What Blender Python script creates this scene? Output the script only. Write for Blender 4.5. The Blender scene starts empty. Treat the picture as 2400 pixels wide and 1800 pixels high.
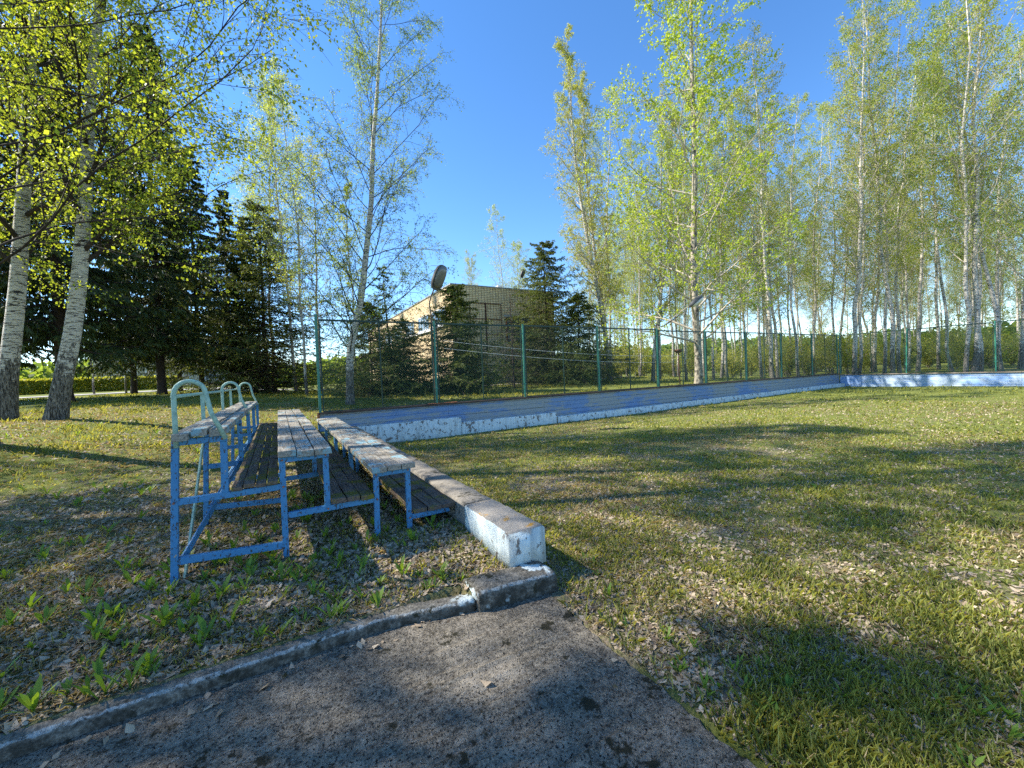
import bpy, math, random
import numpy as np
from mathutils import Vector, Matrix
R_ = math.radians
S = bpy.context.scene

# ------------------------------------------------------------------ camera, sky, sun, exposure
cam_d = bpy.data.cameras.new("camera")
cam = bpy.data.objects.new("camera", cam_d)
S.collection.objects.link(cam)
cam_d.sensor_width = 36.0
cam_d.lens = 14.145
cam_d.clip_start = 0.05
cam_d.clip_end = 3000
right = Vector((0.86323911, -0.50313008, -0.04096772))
up = Vector((0.04740478, 0.0, 0.99887576))
fwd = Vector((0.50256445, 0.86421069, -0.02385077))
m = Matrix((right, up, -fwd)).transposed().to_4x4()
m.translation = Vector((0, 0, 1.65))
cam.matrix_world = m
S.camera = cam

SUN_AZ, SUN_EL = R_(-55), R_(43)
w = bpy.data.worlds.new("World")
S.world = w
w.use_nodes = True
nt = w.node_tree
bg = nt.nodes["Background"]
sky = nt.nodes.new("ShaderNodeTexSky")
sky.sky_type = 'NISHITA'
sky.sun_disc = False
sky.sun_elevation = SUN_EL
sky.sun_rotation = SUN_AZ
sky.altitude = 900
sky.air_density = 1.0
sky.dust_density = 0.0
sky.ozone_density = 3.0
hs = nt.nodes.new("ShaderNodeHueSaturation")
hs.inputs['Saturation'].default_value = 1.20
hs.inputs['Hue'].default_value = .502
nt.links.new(sky.outputs[0], hs.inputs['Color'])
nt.links.new(hs.outputs[0], bg.inputs[0])
bg.inputs[1].default_value = 0.115

sd = bpy.data.lights.new("sun", 'SUN')
sd.energy = 4.0
sd.angle = R_(0.55)
sd.color = (1.0, 0.93, 0.82)
sun = bpy.data.objects.new("sun", sd)
S.collection.objects.link(sun)
sv = Vector((math.sin(SUN_AZ) * math.cos(SUN_EL), math.cos(SUN_AZ) * math.cos(SUN_EL), math.sin(SUN_EL)))
sun.rotation_euler = sv.to_track_quat('Z', 'Y').to_euler()
sun.location = (0, 0, 40)

S.view_settings.view_transform = 'Standard'
S.view_settings.look = 'None'
S.view_settings.gamma = 1
S.view_settings.exposure = 1.50
S.render.engine = 'CYCLES'
cy = S.cycles
cy.max_bounces = 7
cy.diffuse_bounces = 3
cy.glossy_bounces = 2
cy.transmission_bounces = 5
cy.transparent_max_bounces = 8
cy.caustics_reflective = False
cy.caustics_refractive = False
cy.sample_clamp_indirect = 6
cy.use_denoising = False
try:
    cy.denoiser = 'OPENIMAGEDENOISE'
except Exception:
    pass

# ------------------------------------------------------------------ node helper
class NT:
    def __init__(s, name):
        s.m = bpy.data.materials.new(name)
        s.m.use_nodes = True
        s.t = s.m.node_tree
        s.t.nodes.clear()
        s.out = s.n('ShaderNodeOutputMaterial')
        s.co = s.n('ShaderNodeTexCoord').outputs['Object']
    def n(s, typ, **kw):
        nd = s.t.nodes.new(typ)
        for k, v in kw.items():
            setattr(nd, k, v)
        return nd
    def set(s, sock, v):
        if isinstance(v, bpy.types.NodeSocket):
            s.t.links.new(v, sock)
        elif isinstance(v, (tuple, list)) and len(v) == 3 and sock.type == 'RGBA':
            sock.default_value = (*v, 1)
        else:
            sock.default_value = v
    def sc(s, x, y, z, src=None):
        mp = s.n('ShaderNodeMapping')
        s.set(mp.inputs['Vector'], src or s.co)
        mp.inputs['Scale'].default_value = (x, y, z)
        return mp.outputs[0]
    def noise(s, scale, detail=4, rough=0.6, vec=None, dist=0.0):
        nd = s.n('ShaderNodeTexNoise')
        s.set(nd.inputs['Vector'], vec or s.co)
        nd.inputs['Scale'].default_value = scale
        nd.inputs['Detail'].default_value = detail
        nd.inputs['Roughness'].default_value = rough
        nd.inputs['Distortion'].default_value = dist
        return nd.outputs['Fac']
    def thr(s, v, lo, hi):
        nd = s.n('ShaderNodeMapRange')
        s.set(nd.inputs['Value'], v)
        nd.inputs['From Min'].default_value = lo
        nd.inputs['From Max'].default_value = hi
        return nd.outputs[0]
    def mix(s, f, a, b):
        nd = s.n('ShaderNodeMix', data_type='RGBA')
        s.set(nd.inputs['Factor'], f)
        s.set(nd.inputs[6], a)
        s.set(nd.inputs[7], b)
        return nd.outputs[2]
    def mul(s, a, b, op='MULTIPLY'):
        nd = s.n('ShaderNodeMath', operation=op)
        s.set(nd.inputs[0], a)
        s.set(nd.inputs[1], b)
        return nd.outputs[0]
    def attr(s, name):
        return s.n('ShaderNodeAttribute', attribute_name=name).outputs['Fac']
    def xyz(s):
        nd = s.n('ShaderNodeSeparateXYZ')
        s.set(nd.inputs[0], s.co)
        return nd.outputs
    def bump(s, h, strength=0.4, dist=0.01):
        nd = s.n('ShaderNodeBump')
        nd.inputs['Strength'].default_value = strength
        nd.inputs['Distance'].default_value = dist
        s.set(nd.inputs['Height'], h)
        return nd.outputs[0]
    def done(s, col, rough=0.8, bump=None, metal=0.0, spec=0.3, trans=None):
        p = s.n('ShaderNodeBsdfPrincipled')
        s.set(p.inputs['Base Color'], col)
        s.set(p.inputs['Roughness'], rough)
        p.inputs['Metallic'].default_value = metal
        p.inputs['Specular IOR Level'].default_value = spec
        if bump is not None:
            s.t.links.new(bump, p.inputs['Normal'])
        sh = p.outputs[0]
        if trans is not None:
            tr = s.n('ShaderNodeBsdfTranslucent')
            s.set(tr.inputs[0], trans[0])
            mx = s.n('ShaderNodeMixShader')
            mx.inputs[0].default_value = trans[1]
            s.t.links.new(sh, mx.inputs[1])
            s.t.links.new(tr.outputs[0], mx.inputs[2])
            sh = mx.outputs[0]
        s.t.links.new(sh, s.out.inputs[0])
        return s.m

def leaf_mat(name, a, b, tfac=0.5, boost=1.5, rough=0.5):
    k = NT(name)
    r = k.attr('r')
    c = k.mix(r, a, b)
    tb = (min(1, (a[0] + b[0]) * .5 * boost * 1.25), min(1, (a[1] + b[1]) * .5 * boost * 1.05), (a[2] + b[2]) * .5 * boost * .45)
    ct = k.mix(r, tuple(x * .8 for x in tb), tuple(min(1, x * 1.2) for x in tb))
    return k.done(c, rough, trans=(ct, tfac), spec=0.35)

M = {}
M['leaf_birch'] = leaf_mat('birch_leaf', (.16, .23, .04), (.30, .36, .07), .55, 2.1)
M['leaf_near'] = leaf_mat('young_birch_leaf', (.15, .22, .025), (.27, .34, .05), .55, 1.9)
M['leaf_dark'] = leaf_mat('green_birch_leaf', (.10, .17, .04), (.18, .26, .06), .5, 1.9)
M['leaf_aspen'] = leaf_mat('aspen_leaf', (.18, .27, .03), (.32, .42, .06), .5, 1.8)
M['leaf_olive'] = leaf_mat('olive_birch_leaf', (.17, .22, .05), (.29, .32, .09), .55, 1.9)
M['needle'] = leaf_mat('spruce_needles', (.028, .05, .016), (.085, .12, .032), .22, 1.5, .6)
M['needle_bright'] = leaf_mat('spruce_needles_bright', (.05, .09, .02), (.17, .21, .045), .28, 1.4, .6)
M['needle_dead'] = leaf_mat('dead_needles', (.14, .12, .09), (.22, .2, .15), .1, 1.2, .7)
M['shrub_leaf'] = leaf_mat('shrub_leaf', (.17, .21, .03), (.30, .33, .06), .5, 1.8)
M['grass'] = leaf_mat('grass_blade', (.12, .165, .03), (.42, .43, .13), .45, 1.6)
M['straw'] = leaf_mat('dry_grass_blade', (.30, .25, .14), (.50, .43, .27), .3, 1.1, .7)
M['weed'] = leaf_mat('weed_leaf', (.10, .19, .02), (.20, .31, .045), .45, 1.7)
M['dead'] = leaf_mat('dead_leaf', (.14, .10, .065), (.60, .49, .35), .2, 1.1, .7)

def bark_birch(name, dark=1.0, white=(.66, .62, .55)):
    k = NT(name)
    n1 = k.noise(1.0, 3, .7, k.sc(5, 5, 34), .6)
    n2 = k.noise(1.0, 4, .65, k.sc(9, 9, 5))
    z = k.xyz()[2]
    low = k.thr(z, 2.4, .3)
    pat = k.mix(k.noise(2.5, 3), white, tuple(x * .72 for x in white))
    c = k.mix(k.thr(n1, .535, .57), pat, (.035, .03, .028))
    rough_bark = k.mix(k.thr(k.noise(14, 5, .75, k.sc(2.4, 2.4, .5)), .42, .62), (.02, .018, .016), (.27, .25, .22))
    f = k.thr(k.mul(n2, k.mul(low, .55, 'MULTIPLY'), 'ADD'), .66, .74)
    c = k.mix(f, c, rough_bark)
    return k.done(c, .8, k.bump(k.mul(n1, k.noise(14, 5, .75, k.sc(2.4, 2.4, .5)), 'ADD'), .8, .03))
M['birch'] = bark_birch('birch_bark')
def simple_noise(name, a, b, scale, rough=.85, det=5, vec=None, bs=.4, bd=.01, lo=.35, hi=.65):
    k = NT(name)
    v = k.sc(*vec) if vec else None
    n = k.noise(scale, det, .65, v)
    return k.done(k.mix(k.thr(n, lo, hi), a, b), rough, k.bump(n, bs, bd))
M['birch_limb'] = simple_noise('birch_limb', (.34, .30, .25), (.10, .085, .07), 8)
M['dark_limb'] = simple_noise('dark_limb', (.06, .045, .035), (.02, .016, .013), 8)
M['pale_limb'] = simple_noise('pale_limb', (.52, .47, .38), (.26, .22, .17), 6)
M['spruce_bark'] = simple_noise('spruce_bark', (.07, .05, .04), (.025, .02, .017), 14, vec=(1, 1, .4), bs=.8, bd=.02)
M['aspen_bark'] = simple_noise('aspen_bark', (.40, .35, .27), (.07, .06, .05), 5, vec=(1, 1, .7), bs=.6, bd=.02, lo=.45, hi=.6)

# ------------------------------------------------------------------ object helpers
def tag(o, label=None, cat=None, group=None, kind=None):
    if label: o['label'] = label
    if cat: o['category'] = cat
    if group: o['group'] = group
    if kind: o['kind'] = kind
    return o

def empty(name, loc=(0, 0, 0), rz=0, **kw):
    o = bpy.data.objects.new(name, None)
    o.location = loc
    o.rotation_euler = (0, 0, rz)
    o.empty_display_size = .2
    S.collection.objects.link(o)
    return tag(o, **kw)

def mesh_np(name, V, F, mats, parent=None, midx=None, smooth=False, r=None, uv=None):
    """V (n,3); F list of index arrays (k,c)"""
    V = np.asarray(V, dtype=np.float32)
    me = bpy.data.meshes.new(name)
    me.vertices.add(len(V))
    me.vertices.foreach_set('co', V.ravel())
    F = [np.asarray(f, dtype=np.int32) for f in F if len(f)]
    nl = sum(f.size for f in F)
    npol = sum(len(f) for f in F)
    me.loops.add(nl)
    me.loops.foreach_set('vertex_index', np.concatenate([f.ravel() for f in F]))
    me.polygons.add(npol)
    tot = np.concatenate([np.full(len(f), f.shape[1], dtype=np.int32) for f in F])
    st = np.concatenate([[0], np.cumsum(tot)[:-1]]).astype(np.int32)
    me.polygons.foreach_set('loop_start', st)
    if midx is not None:
        me.polygons.foreach_set('material_index', np.asarray(midx, dtype=np.int32))
    if smooth:
        me.polygons.foreach_set('use_smooth', np.ones(npol, dtype=bool))
    for mt in (mats if isinstance(mats, list) else [mats]):
        me.materials.append(mt)
    if r is not None:
        a = me.attributes.new('r', 'FLOAT', 'FACE')
        a.data.foreach_set('value', np.asarray(r, dtype=np.float32))
    me.update(calc_edges=True)
    o = bpy.data.objects.new(name, me)
    S.collection.objects.link(o)
    if parent is not None:
        o.parent = parent
    return o

class MB:
    """collects solid boxes, bars and tubes into one mesh"""
    def __init__(s): s.V = []; s.F = []; s.n = 0
    def add(s, V, F):
        s.V.append(np.asarray(V, float)); s.F += [[i + s.n for i in f] for f in F]; s.n += len(V); return s
    def box(s, x0, x1, y0, y1, z0, z1):
        V = [(x, y, z) for z in (z0, z1) for y in (y0, y1) for x in (x0, x1)]
        return s.add(V, [(0, 2, 3, 1), (4, 5, 7, 6), (0, 1, 5, 4), (2, 6, 7, 3), (0, 4, 6, 2), (1, 3, 7, 5)])
    def bar(s, p, q, w, h, upv=(0, 0, 1), seg=1, jit=0.0, rng=None, taper=0):
        p = np.array(p, float); q = np.array(q, float); d = q - p; L = np.linalg.norm(d); d /= L
        u = np.array(upv, float)
        sx = np.cross(d, u); sx /= np.linalg.norm(sx); uz = np.cross(sx, d)
        V = []
        for i in range(seg + 1):
            c = p + d * L * i / seg
            j = rng.normal(0, jit, 4) if jit else np.zeros(4)
            for (a, b), k in zip(((-1, -1), (1, -1), (1, 1), (-1, 1)), j):
                V.append(c + sx * (a * w / 2 + k) + uz * (b * h / 2 + (j[0] if jit else 0)))
        F = [(0, 1, 2, 3)[::-1] if False else (3, 2, 1, 0)]
        for i in range(seg):
            b = i * 4
            for k in range(4):
                F.append((b + k, b + (k + 1) % 4, b + 4 + (k + 1) % 4, b + 4 + k))
        e = seg * 4
        F.append((e, e + 1, e + 2, e + 3))
        return s.add(V, F)
    def tube(s, pts, r, k=10):
        pts = np.array(pts, float); n = len(pts)
        r = np.full(n, r) if np.isscalar(r) else np.array(r)
        T = np.gradient(pts, axis=0); T /= np.linalg.norm(T, axis=1)[:, None]
        ref = np.array([0, 0, 1.]) if abs(T[0, 2]) < .8 else np.array([0, 1., 0])
        # parallel transport
        u = np.cross(T[0], ref); u /= np.linalg.norm(u)
        V = []
        for i in range(n):
            u = u - T[i] * u.dot(T[i]); u /= np.linalg.norm(u); v = np.cross(T[i], u)
            for a in range(k):
                th = 2 * math.pi * a / k
                V.append(pts[i] + r[i] * (math.cos(th) * u + math.sin(th) * v))
        F = []
        for i in range(n - 1):
            for a in range(k):
                F.append((i * k + a, i * k + (a + 1) % k, (i + 1) * k + (a + 1) % k, (i + 1) * k + a))
        F.append(tuple(range(k))[::-1]); F.append(tuple((n - 1) * k + a for a in range(k)))
        return s.add(V, F)
    def build(s, name, mat, parent=None, bevel=0, smooth=False, origin=None):
        V = np.concatenate(s.V)
        if origin is not None: V = V - np.array(origin)
        me = bpy.data.meshes.new(name)
        me.from_pydata(V.tolist(), [], s.F)
        me.materials.append(mat)
        if smooth: me.polygons.foreach_set('use_smooth', np.ones(len(me.polygons), dtype=bool))
        o = bpy.data.objects.new(name, me)
        S.collection.objects.link(o)
        if parent is not None: o.parent = parent
        if origin is not None: o.location = origin
        if bevel:
            b = o.modifiers.new('bevel', 'BEVEL'); b.width = bevel; b.segments = 2; b.limit_method = 'ANGLE'
        return o

def copy_tree(o, loc, rz, scale=1.0, tilt=(0, 0)):
    c = o.copy(); S.collection.objects.link(c)
    c.location = loc; c.rotation_euler = (tilt[0], tilt[1], rz); c.scale = (scale,) * 3
    for ch in o.children:
        d = ch.copy(); S.collection.objects.link(d); d.parent = c
    return c

# value noise in numpy
_g = np.random.default_rng(5).random((256, 256))
def vnoise(x, y, s):
    x = np.asarray(x, float) * s + 1000; y = np.asarray(y, float) * s + 1000
    xi = np.floor(x).astype(int); yi = np.floor(y).astype(int); fx = x - xi; fy = y - yi
    fx = fx * fx * (3 - 2 * fx); fy = fy * fy * (3 - 2 * fy)
    g = lambda a, b: _g[a & 255, b & 255]
    return (g(xi, yi) * (1 - fx) + g(xi + 1, yi) * fx) * (1 - fy) + (g(xi, yi + 1) * (1 - fx) + g(xi + 1, yi + 1) * fx) * fy
def fbm(x, y, s, o=4):
    r = 0; a = .5
    for i in range(o):
        r = r + a * vnoise(x + 7.3 * i, y - 3.1 * i, s); s *= 2.03; a *= .5
    return r / (1 - .5 ** o)
def sm(a, b, x):
    t = np.clip((np.asarray(x, float) - a) / (b - a), 0, 1); return t * t * (3 - 2 * t)

# ------------------------------------------------------------------ terrain
KY = 2.66      # back of the kerb
def z_bank(x, y):
    x = np.asarray(x, float); y = np.asarray(y, float)
    wl = sm(1.0, -6.0, x)
    left = .15 + .80 * sm(3.5, 16, y) + .35 * sm(16, 34, y) + .35 * sm(42, 78, y)
    rgt = .15 + .14 * sm(9.5, 12.5, y) + .28 * sm(13, 20, y) + .34 * sm(18, 27, y)
    rgt = np.maximum(rgt, (.50 + .25 * sm(14, 26, y)) * sm(5, 9, x) * (y > 12))
    z = wl * left + (1 - wl) * rgt
    far = sm(60, 160, np.hypot(x, y))
    z = z + far * .6 - .065 * (1 - sm(2.8, 3.5, y))
    flat = (1 - sm(9.8, 11, y)) * sm(-1.4, -.9, x) * (x < 2)
    z = z * (1 - flat) + flat * (.165 - .06 * (1 - sm(2.8, 3.5, y)))
    return z + .035 * (fbm(x, y, .9, 3) - .5) * sm(2.6, 3.3, y) + .012 * (fbm(x, y, 5, 2) - .5)
def z_rink(x, y):
    x = np.asarray(x, float); y = np.asarray(y, float)
    z = -.21 * sm(5.5, 10.8, y) * sm(1.5, 3, x) * (1 - .75 * sm(9, 31, x)) * (x < 40)
    return z + .03 * (fbm(x, y, .8, 3) - .5) + .012 * (fbm(x, y, 5, 2) - .5)
def ky(x):
    return np.where(np.asarray(x, float) > 1.1, 2.64, 2.765) - .01 * np.maximum(0, -1 - np.asarray(x, float)) ** 2
def zone_rink(x, y):
    return ((x > 1.67) & (x < 32.44) & (y < 12.25) & (y > -40)) | ((y < ky(x)) & (x <= 1.67))
def ground_z(x, y):
    x = np.asarray(x, float); y = np.asarray(y, float)
    r = zone_rink(x, y)
    zr = z_rink(x, y)
    slab = (x < 1.66) & (y < ky(x))
    zr = np.where(slab, -.03, zr)
    bank = np.where(x > 32.44, .35 + .1 * fbm(x, y, .3, 2) + sm(60, 160, np.hypot(x, y)) * .6, z_bank(x, y))
    return np.where(r, zr, bank)

def axis(near0, near1, step, far0, far1, extra):
    a = list(np.arange(near0, near1, step))
    s = step; v = near1
    while v < far1: a.append(v); s *= 1.13; v += min(s, 25)
    s = step; v = near0
    while v > far0: s *= 1.13; v -= min(s, 25); a.append(v)
    a += extra
    return np.array(sorted(set(np.round(a, 4))))
gx = axis(-5, 9, .09, -260, 300, [1.665, 1.675, 32.43, 32.445])
gy = axis(-1, 13, .09, -120, 400, [2.63, 2.645, 2.76, 2.77, 12.245, 12.255])
GX, GY = np.meshgrid(gx, gy)
GZ = ground_z(GX, GY)
nx, ny = len(gx), len(gy)
ii = np.arange((ny - 1) * (nx - 1)); iy, ix = ii // (nx - 1), ii % (nx - 1)
b = iy * nx + ix
k = NT('ground_soil')
n1 = k.noise(.7, 5, .6); n2 = k.noise(9, 6, .7); n3 = k.noise(55, 4, .75)
green = k.mix(n3, (.06, .09, .015), (.26, .29, .06))
brown = k.mix(k.thr(n3, .35, .65), (.04, .03, .02), (.42, .33, .23))
straw = k.mix(k.thr(k.noise(38, 4, .8), .35, .65), (.09, .075, .035), (.52, .45, .27))
c = k.mix(k.mul(k.thr(n2, .42, .60), k.attr('rink')), brown, straw)
lush = k.attr('lush')
c = k.mix(k.mul(k.thr(k.mul(k.mul(n1, k.mul(n2, .5), 'ADD'), k.mul(lush, .35), 'ADD'), .58, .84), .9), c, green)
M['ground'] = k.done(c, .95, k.bump(k.mul(n3, n2, 'ADD'), .9, .03), spec=.1)
ground = mesh_np('ground', np.stack([GX.ravel(), GY.ravel(), GZ.ravel()], 1), [np.stack([b, b + 1, b + nx + 1, b + nx], 1)], M['ground'], smooth=True)
tag(ground, kind='structure')
lu = np.where(zone_rink(GX, GY), .55 * sm(6, 14, np.hypot(GX, GY)), sm(8, 13, GY) * 1.0).ravel()
at_ = ground.data.attributes.new('rink', 'FLOAT', 'POINT'); at_.data.foreach_set('value', np.where(zone_rink(GX, GY), 1.0, .35).ravel().astype(np.float32))
at_ = ground.data.attributes.new('lush', 'FLOAT', 'POINT'); at_.data.foreach_set('value', lu.astype(np.float32))

# ------------------------------------------------------------------ concrete slab path + far paths
k = NT('slab_concrete')
n1 = k.noise(1.6, 6, .7); n2 = k.noise(30, 5, .75); n3 = k.noise(150, 3, .7); n4 = k.noise(4.5, 5, .7)
c = k.mix(k.thr(n2, .35, .65), (.07, .06, .046), (.36, .315, .24))
c = k.mix(k.thr(n1, .52, .68), c, k.mix(n2, (.22, .19, .145), (.60, .53, .42)))
c = k.mix(k.thr(n3, .58, .62), c, (.50, .47, .42))
c = k.mix(k.thr(k.noise(75, 3, .7), .56, .60), c, (.025, .023, .02))
c = k.mix(k.thr(n4, .585, .63), c, k.mix(n3, (.02, .02, .012), (.07, .06, .035)))
c = k.mix(k.thr(k.noise(6, 5, .7, dist=.4), .66, .70), c, (.065, .055, .02))
M['slab'] = k.done(c, .92, k.bump(k.mul(n2, n3, 'ADD'), 1.0, .02), spec=.15)
rs = np.random.default_rng(3)
ex = [1.66 + rs.normal(0, .008) - .006 * abs(i - 12) * 0 for i in range(40)]
ys = np.concatenate([[2.72], np.linspace(2.36, -.6, 119)])
ced = np.cumsum(rs.normal(0, .004, 120)); ced -= np.linspace(ced[0], ced[-1], 120)
mb = MB()
V = []; F = []
xs = np.linspace(-8, 1, 12)
for j, yy in enumerate(ys):
    xe = 1.66 - .012 * (2.36 - yy) * 1.6 + rs.normal(0, .006) + ced[min(119, int(abs(2.62 - yy) * 37))]
    for xx in list(xs * 1.0) : V.append((xx, yy, .012 + .004 * rs.normal()))
    V.append((xe - .012, yy, .012)); V.append((xe, yy, 0.0)); V.append((xe, yy, -.12))
nn = len(xs) + 3
for j in range(119):
    for i in range(nn - 1):
        a = j * nn + i; F.append((a, a + nn, a + nn + 1, a + 1))
F.append(tuple(range(nn)))
mb.add(V, F)
slab = mb.build('path', M['slab'])
tag(slab, kind='structure')

M['road'] = simple_noise('path_paving', (.40, .37, .33), (.30, .28, .25), 3)
def ribbon(name, pts, wid, mat):
    pts = np.array(pts, float); out = []
    T = np.gradient(pts, axis=0); T /= np.linalg.norm(T, axis=1)[:, None]
    Nn = np.stack([-T[:, 1], T[:, 0]], 1)
    V = []; F = []
    for p, n_, in zip(pts, Nn):
        for q in (p - n_ * wid / 2, p + n_ * wid / 2):
            V.append((q[0], q[1], float(ground_z(q[0], q[1])) + .05))
    for i in range(len(pts) - 1): F.append((2 * i, 2 * i + 2, 2 * i + 3, 2 * i + 1))
    o = MB().add(V, F).build(name, mat); tag(o, kind='structure'); return o
def spl(pts, n=40):
    pts = np.array(pts, float); t = np.linspace(0, len(pts) - 1, n); i = np.clip(t.astype(int), 0, len(pts) - 2); f = (t - i)[:, None]
    P = np.vstack([2 * pts[0] - pts[1], pts, 2 * pts[-1] - pts[-2]])
    p0, p1, p2, p3 = P[i], P[i + 1], P[i + 2], P[i + 3]
    return .5 * (2 * p1 + (p2 - p0) * f + (2 * p0 - 5 * p1 + 4 * p2 - p3) * f * f + (3 * p1 - p0 - 3 * p2 + p3) * f ** 3)
ribbon('path', spl([(-40, 40), (-26, 45), (-16, 52), (-7, 58), (2, 56)]), 5.0, M['road'])
ribbon('path', spl([(-9, 60), (-3, 48), (4, 42), (10, 27.2), (20, 27.0), (30, 28)]), 1.6, M['road'])

# ------------------------------------------------------------------ kerb, retaining wall, white base
k = NT('kerb_concrete')
n1 = k.noise(12, 6, .75); n2 = k.noise(3, 4, .6); n3 = k.noise(60, 4, .7)
c = k.mix(k.thr(k.mul(n1, n3, 'MULTIPLY'), .14, .40), (.035, .032, .025), (.30, .275, .225))
z = k.xyz()
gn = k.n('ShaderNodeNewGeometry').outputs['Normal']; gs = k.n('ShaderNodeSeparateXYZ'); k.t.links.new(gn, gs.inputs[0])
edge = k.thr(k.mul(k.mul(gs.outputs[1], -1.0), gs.outputs[2]), .22, .46)
wfac = k.mul(k.thr(k.mul(edge, k.noise(30, 6, .8), 'MULTIPLY'), .40, .56), .75)
c = k.mix(wfac, c, (.40, .43, .42))
c = k.mix(k.mul(k.thr(n2, .60, .63), k.thr(z[0], .9, 1.1)), c, (.60, .68, .66))
c = k.mix(k.thr(k.noise(5, 5, .7), .60, .64), c, (.03, .03, .015))
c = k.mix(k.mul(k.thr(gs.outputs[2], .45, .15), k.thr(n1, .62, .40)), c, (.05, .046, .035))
M['kerb'] = k.done(c, .9, k.bump(k.mul(n1, n3, 'ADD'), .8, .012), spec=.2)
def kerb_piece(x0, x1, seg, dz=0.0, dy=0.0):
    hs_ = .095 if x1 < 1.12 else .14; ws_ = .12 if x1 < 1.12 else .25
    prof = [(0, -.05), (.003, .2 * hs_), (.006, .6 * hs_), (.012, .82 * hs_), (.026, .95 * hs_), (.05, hs_), (ws_ * .6, hs_ + .002), (ws_, hs_ - .004), (ws_ + .04, hs_ - .03), (ws_ + .05, -.02)]
    V = []; F = []
    for i in range(seg + 1):
        x = x0 + (x1 - x0) * i / seg
        off = (2.69 - .15 * float(sm(.45, 1.2, x)) - .01 * max(0, -1 - x) ** 2 if x1 < 1.12 else 2.50 - .08 * (x - 1.13) / .61) + dy
        for (yy, zz) in prof:
            V.append((x, yy + off + rs.normal(0, .0035), zz + dz + rs.normal(0, .0035)))
    n_ = len(prof)
    for i in range(seg):
        for j in range(n_ - 1):
            a = i * n_ + j; F.append((a, a + n_, a + n_ + 1, a + 1))
    F.append(tuple(range(n_))); F.append(tuple(seg * n_ + j for j in range(n_))[::-1])
    return V, F
kb = empty('kerb', (0, 0, 0), label='mossy grey concrete kerb with worn whitewash beside the dark slab', cat='kerb')
for (a_, b_, dz, dy) in ((-4.5, -1.6, 0, 0), (-1.59, 1.115, 0, .0), (1.13, 1.74, .012, .015)):
    V, F = kerb_piece(a_, b_, max(8, int((b_ - a_) * 30)), dz, dy)
    MB().add(V, F).build('kerb_stone', M['kerb'], kb, smooth=True)

def limewash(name, tint, peel=.56):
    k = NT(name)
    n1 = k.noise(9, 5, .7, k.sc(1, 1, .8), .5); n2 = k.noise(2.2, 4, .6); n3 = k.noise(70, 4, .7)
    st = k.noise(1, 4, .6, k.sc(14, 14, 1.3))
    c = k.mix(n2, tint, tuple(x * .82 for x in tint))
    c = k.mix(k.mul(k.thr(st, .48, .72), .55), c, (.22, .20, .16))
    c = k.mix(k.thr(k.mul(n1, k.mul(n2, .25), 'ADD'), peel + .12, peel + .15), c, k.mix(n3, (.12, .10, .085), (.28, .25, .22)))
    return k, c, n1, n3
k, c, n1, n3 = limewash('limewash', (.70, .76, .74))
M['lime'] = k.done(c, .9, k.bump(k.mul(n1, n3, 'ADD'), .5, .008), spec=.2)
k, c, n1, n3 = limewash('block_wash', (.72, .80, .78), .60)
z = k.xyz()
top = k.mix(k.noise(40, 5, .75), (.12, .105, .085), (.46, .42, .36))
top = k.mix(k.thr(k.noise(7, 4, .7), .60, .66), top, (.40, .22, .04))
nz = k.n('ShaderNodeNewGeometry').outputs['Normal']
sx = k.n('ShaderNodeSeparateXYZ'); k.t.links.new(nz, sx.inputs[0])
c = k.mix(k.thr(k.mul(sx.outputs[2], k.mul(k.noise(25, 4), .3), 'ADD'), .72, .86), c, top)
M['block'] = k.done(c, .9, k.bump(k.mul(n1, n3, 'ADD'), .5, .01), spec=.2)
k = NT('old_concrete')
n1 = k.noise(22, 6, .75)
c = k.mix(n1, (.09, .08, .065), (.34, .31, .26))
c = k.mix(k.thr(k.noise(3, 5, .7), .56, .62), c, (.035, .033, .02))
c = k.mix(k.thr(k.noise(8, 4, .7), .66, .71), c, (.36, .20, .04))
M['oldcon'] = k.done(c, .92, k.bump(n1, .7, .012), spec=.2)

def rough_box(x0, x1, y0, y1, z0, z1, step, jit, seed, zt=None):
    """box with subdivided, jittered long faces (long axis x or y)"""
    rg = np.random.default_rng(seed); mb = MB()
    longy = (y1 - y0) > (x1 - x0)
    L = (y1 - y0) if longy else (x1 - x0)
    n_ = max(2, int(L / step)); V = []; F = []
    W_ = (x0, x1) if longy else (y0, y1)
    cr = [(W_[0], z0), (W_[1], z0), (W_[1], (z0 + z1) / 2), (W_[1] - .004, z1 - .02), (W_[1] - .018, z1), ((W_[0] + W_[1]) / 2, z1 + .004), (W_[0] + .018, z1), (W_[0] + .004, z1 - .02), (W_[0], (z0 + z1) / 2)]
    for i in range(n_ + 1):
        t = i / n_
        ll = (y0 if longy else x0) + L * t
        dz = (zt(ll) if zt else 0)
        for (a, h) in cr:
            a2 = a + rg.normal(0, jit); h2 = h + (rg.normal(0, jit) if h > z0 else 0) + (dz if h > z0 + .01 else 0)
            V.append((a2, ll, h2) if longy else (ll, a2, h2))
    c_ = len(cr)
    for i in range(n_):
        for j in range(c_):
            a = i * c_ + j; b2 = i * c_ + (j + 1) % c_
            F.append((a, b2, b2 + c_, a + c_) if not longy else (a, a + c_, b2 + c_, b2))
    F.append(tuple(range(c_))); F.append(tuple(n_ * c_ + j for j in range(c_))[::-1])
    return mb.add(V, F)
rw = empty('retaining_wall', (0, 0, 0), label='low concrete retaining wall between the bleacher and the grass, whitewashed at its near end', cat='low wall')
rough_box(1.505, 1.835, 2.72, 3.60, .10, .405, .05, .003, 1).build('end_block', M['block'], rw, smooth=True)
rough_box(1.53, 1.825, 3.61, 11.88, -.3, .40, .12, .005, 2).build('wall', M['oldcon'], rw, smooth=True)
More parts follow.
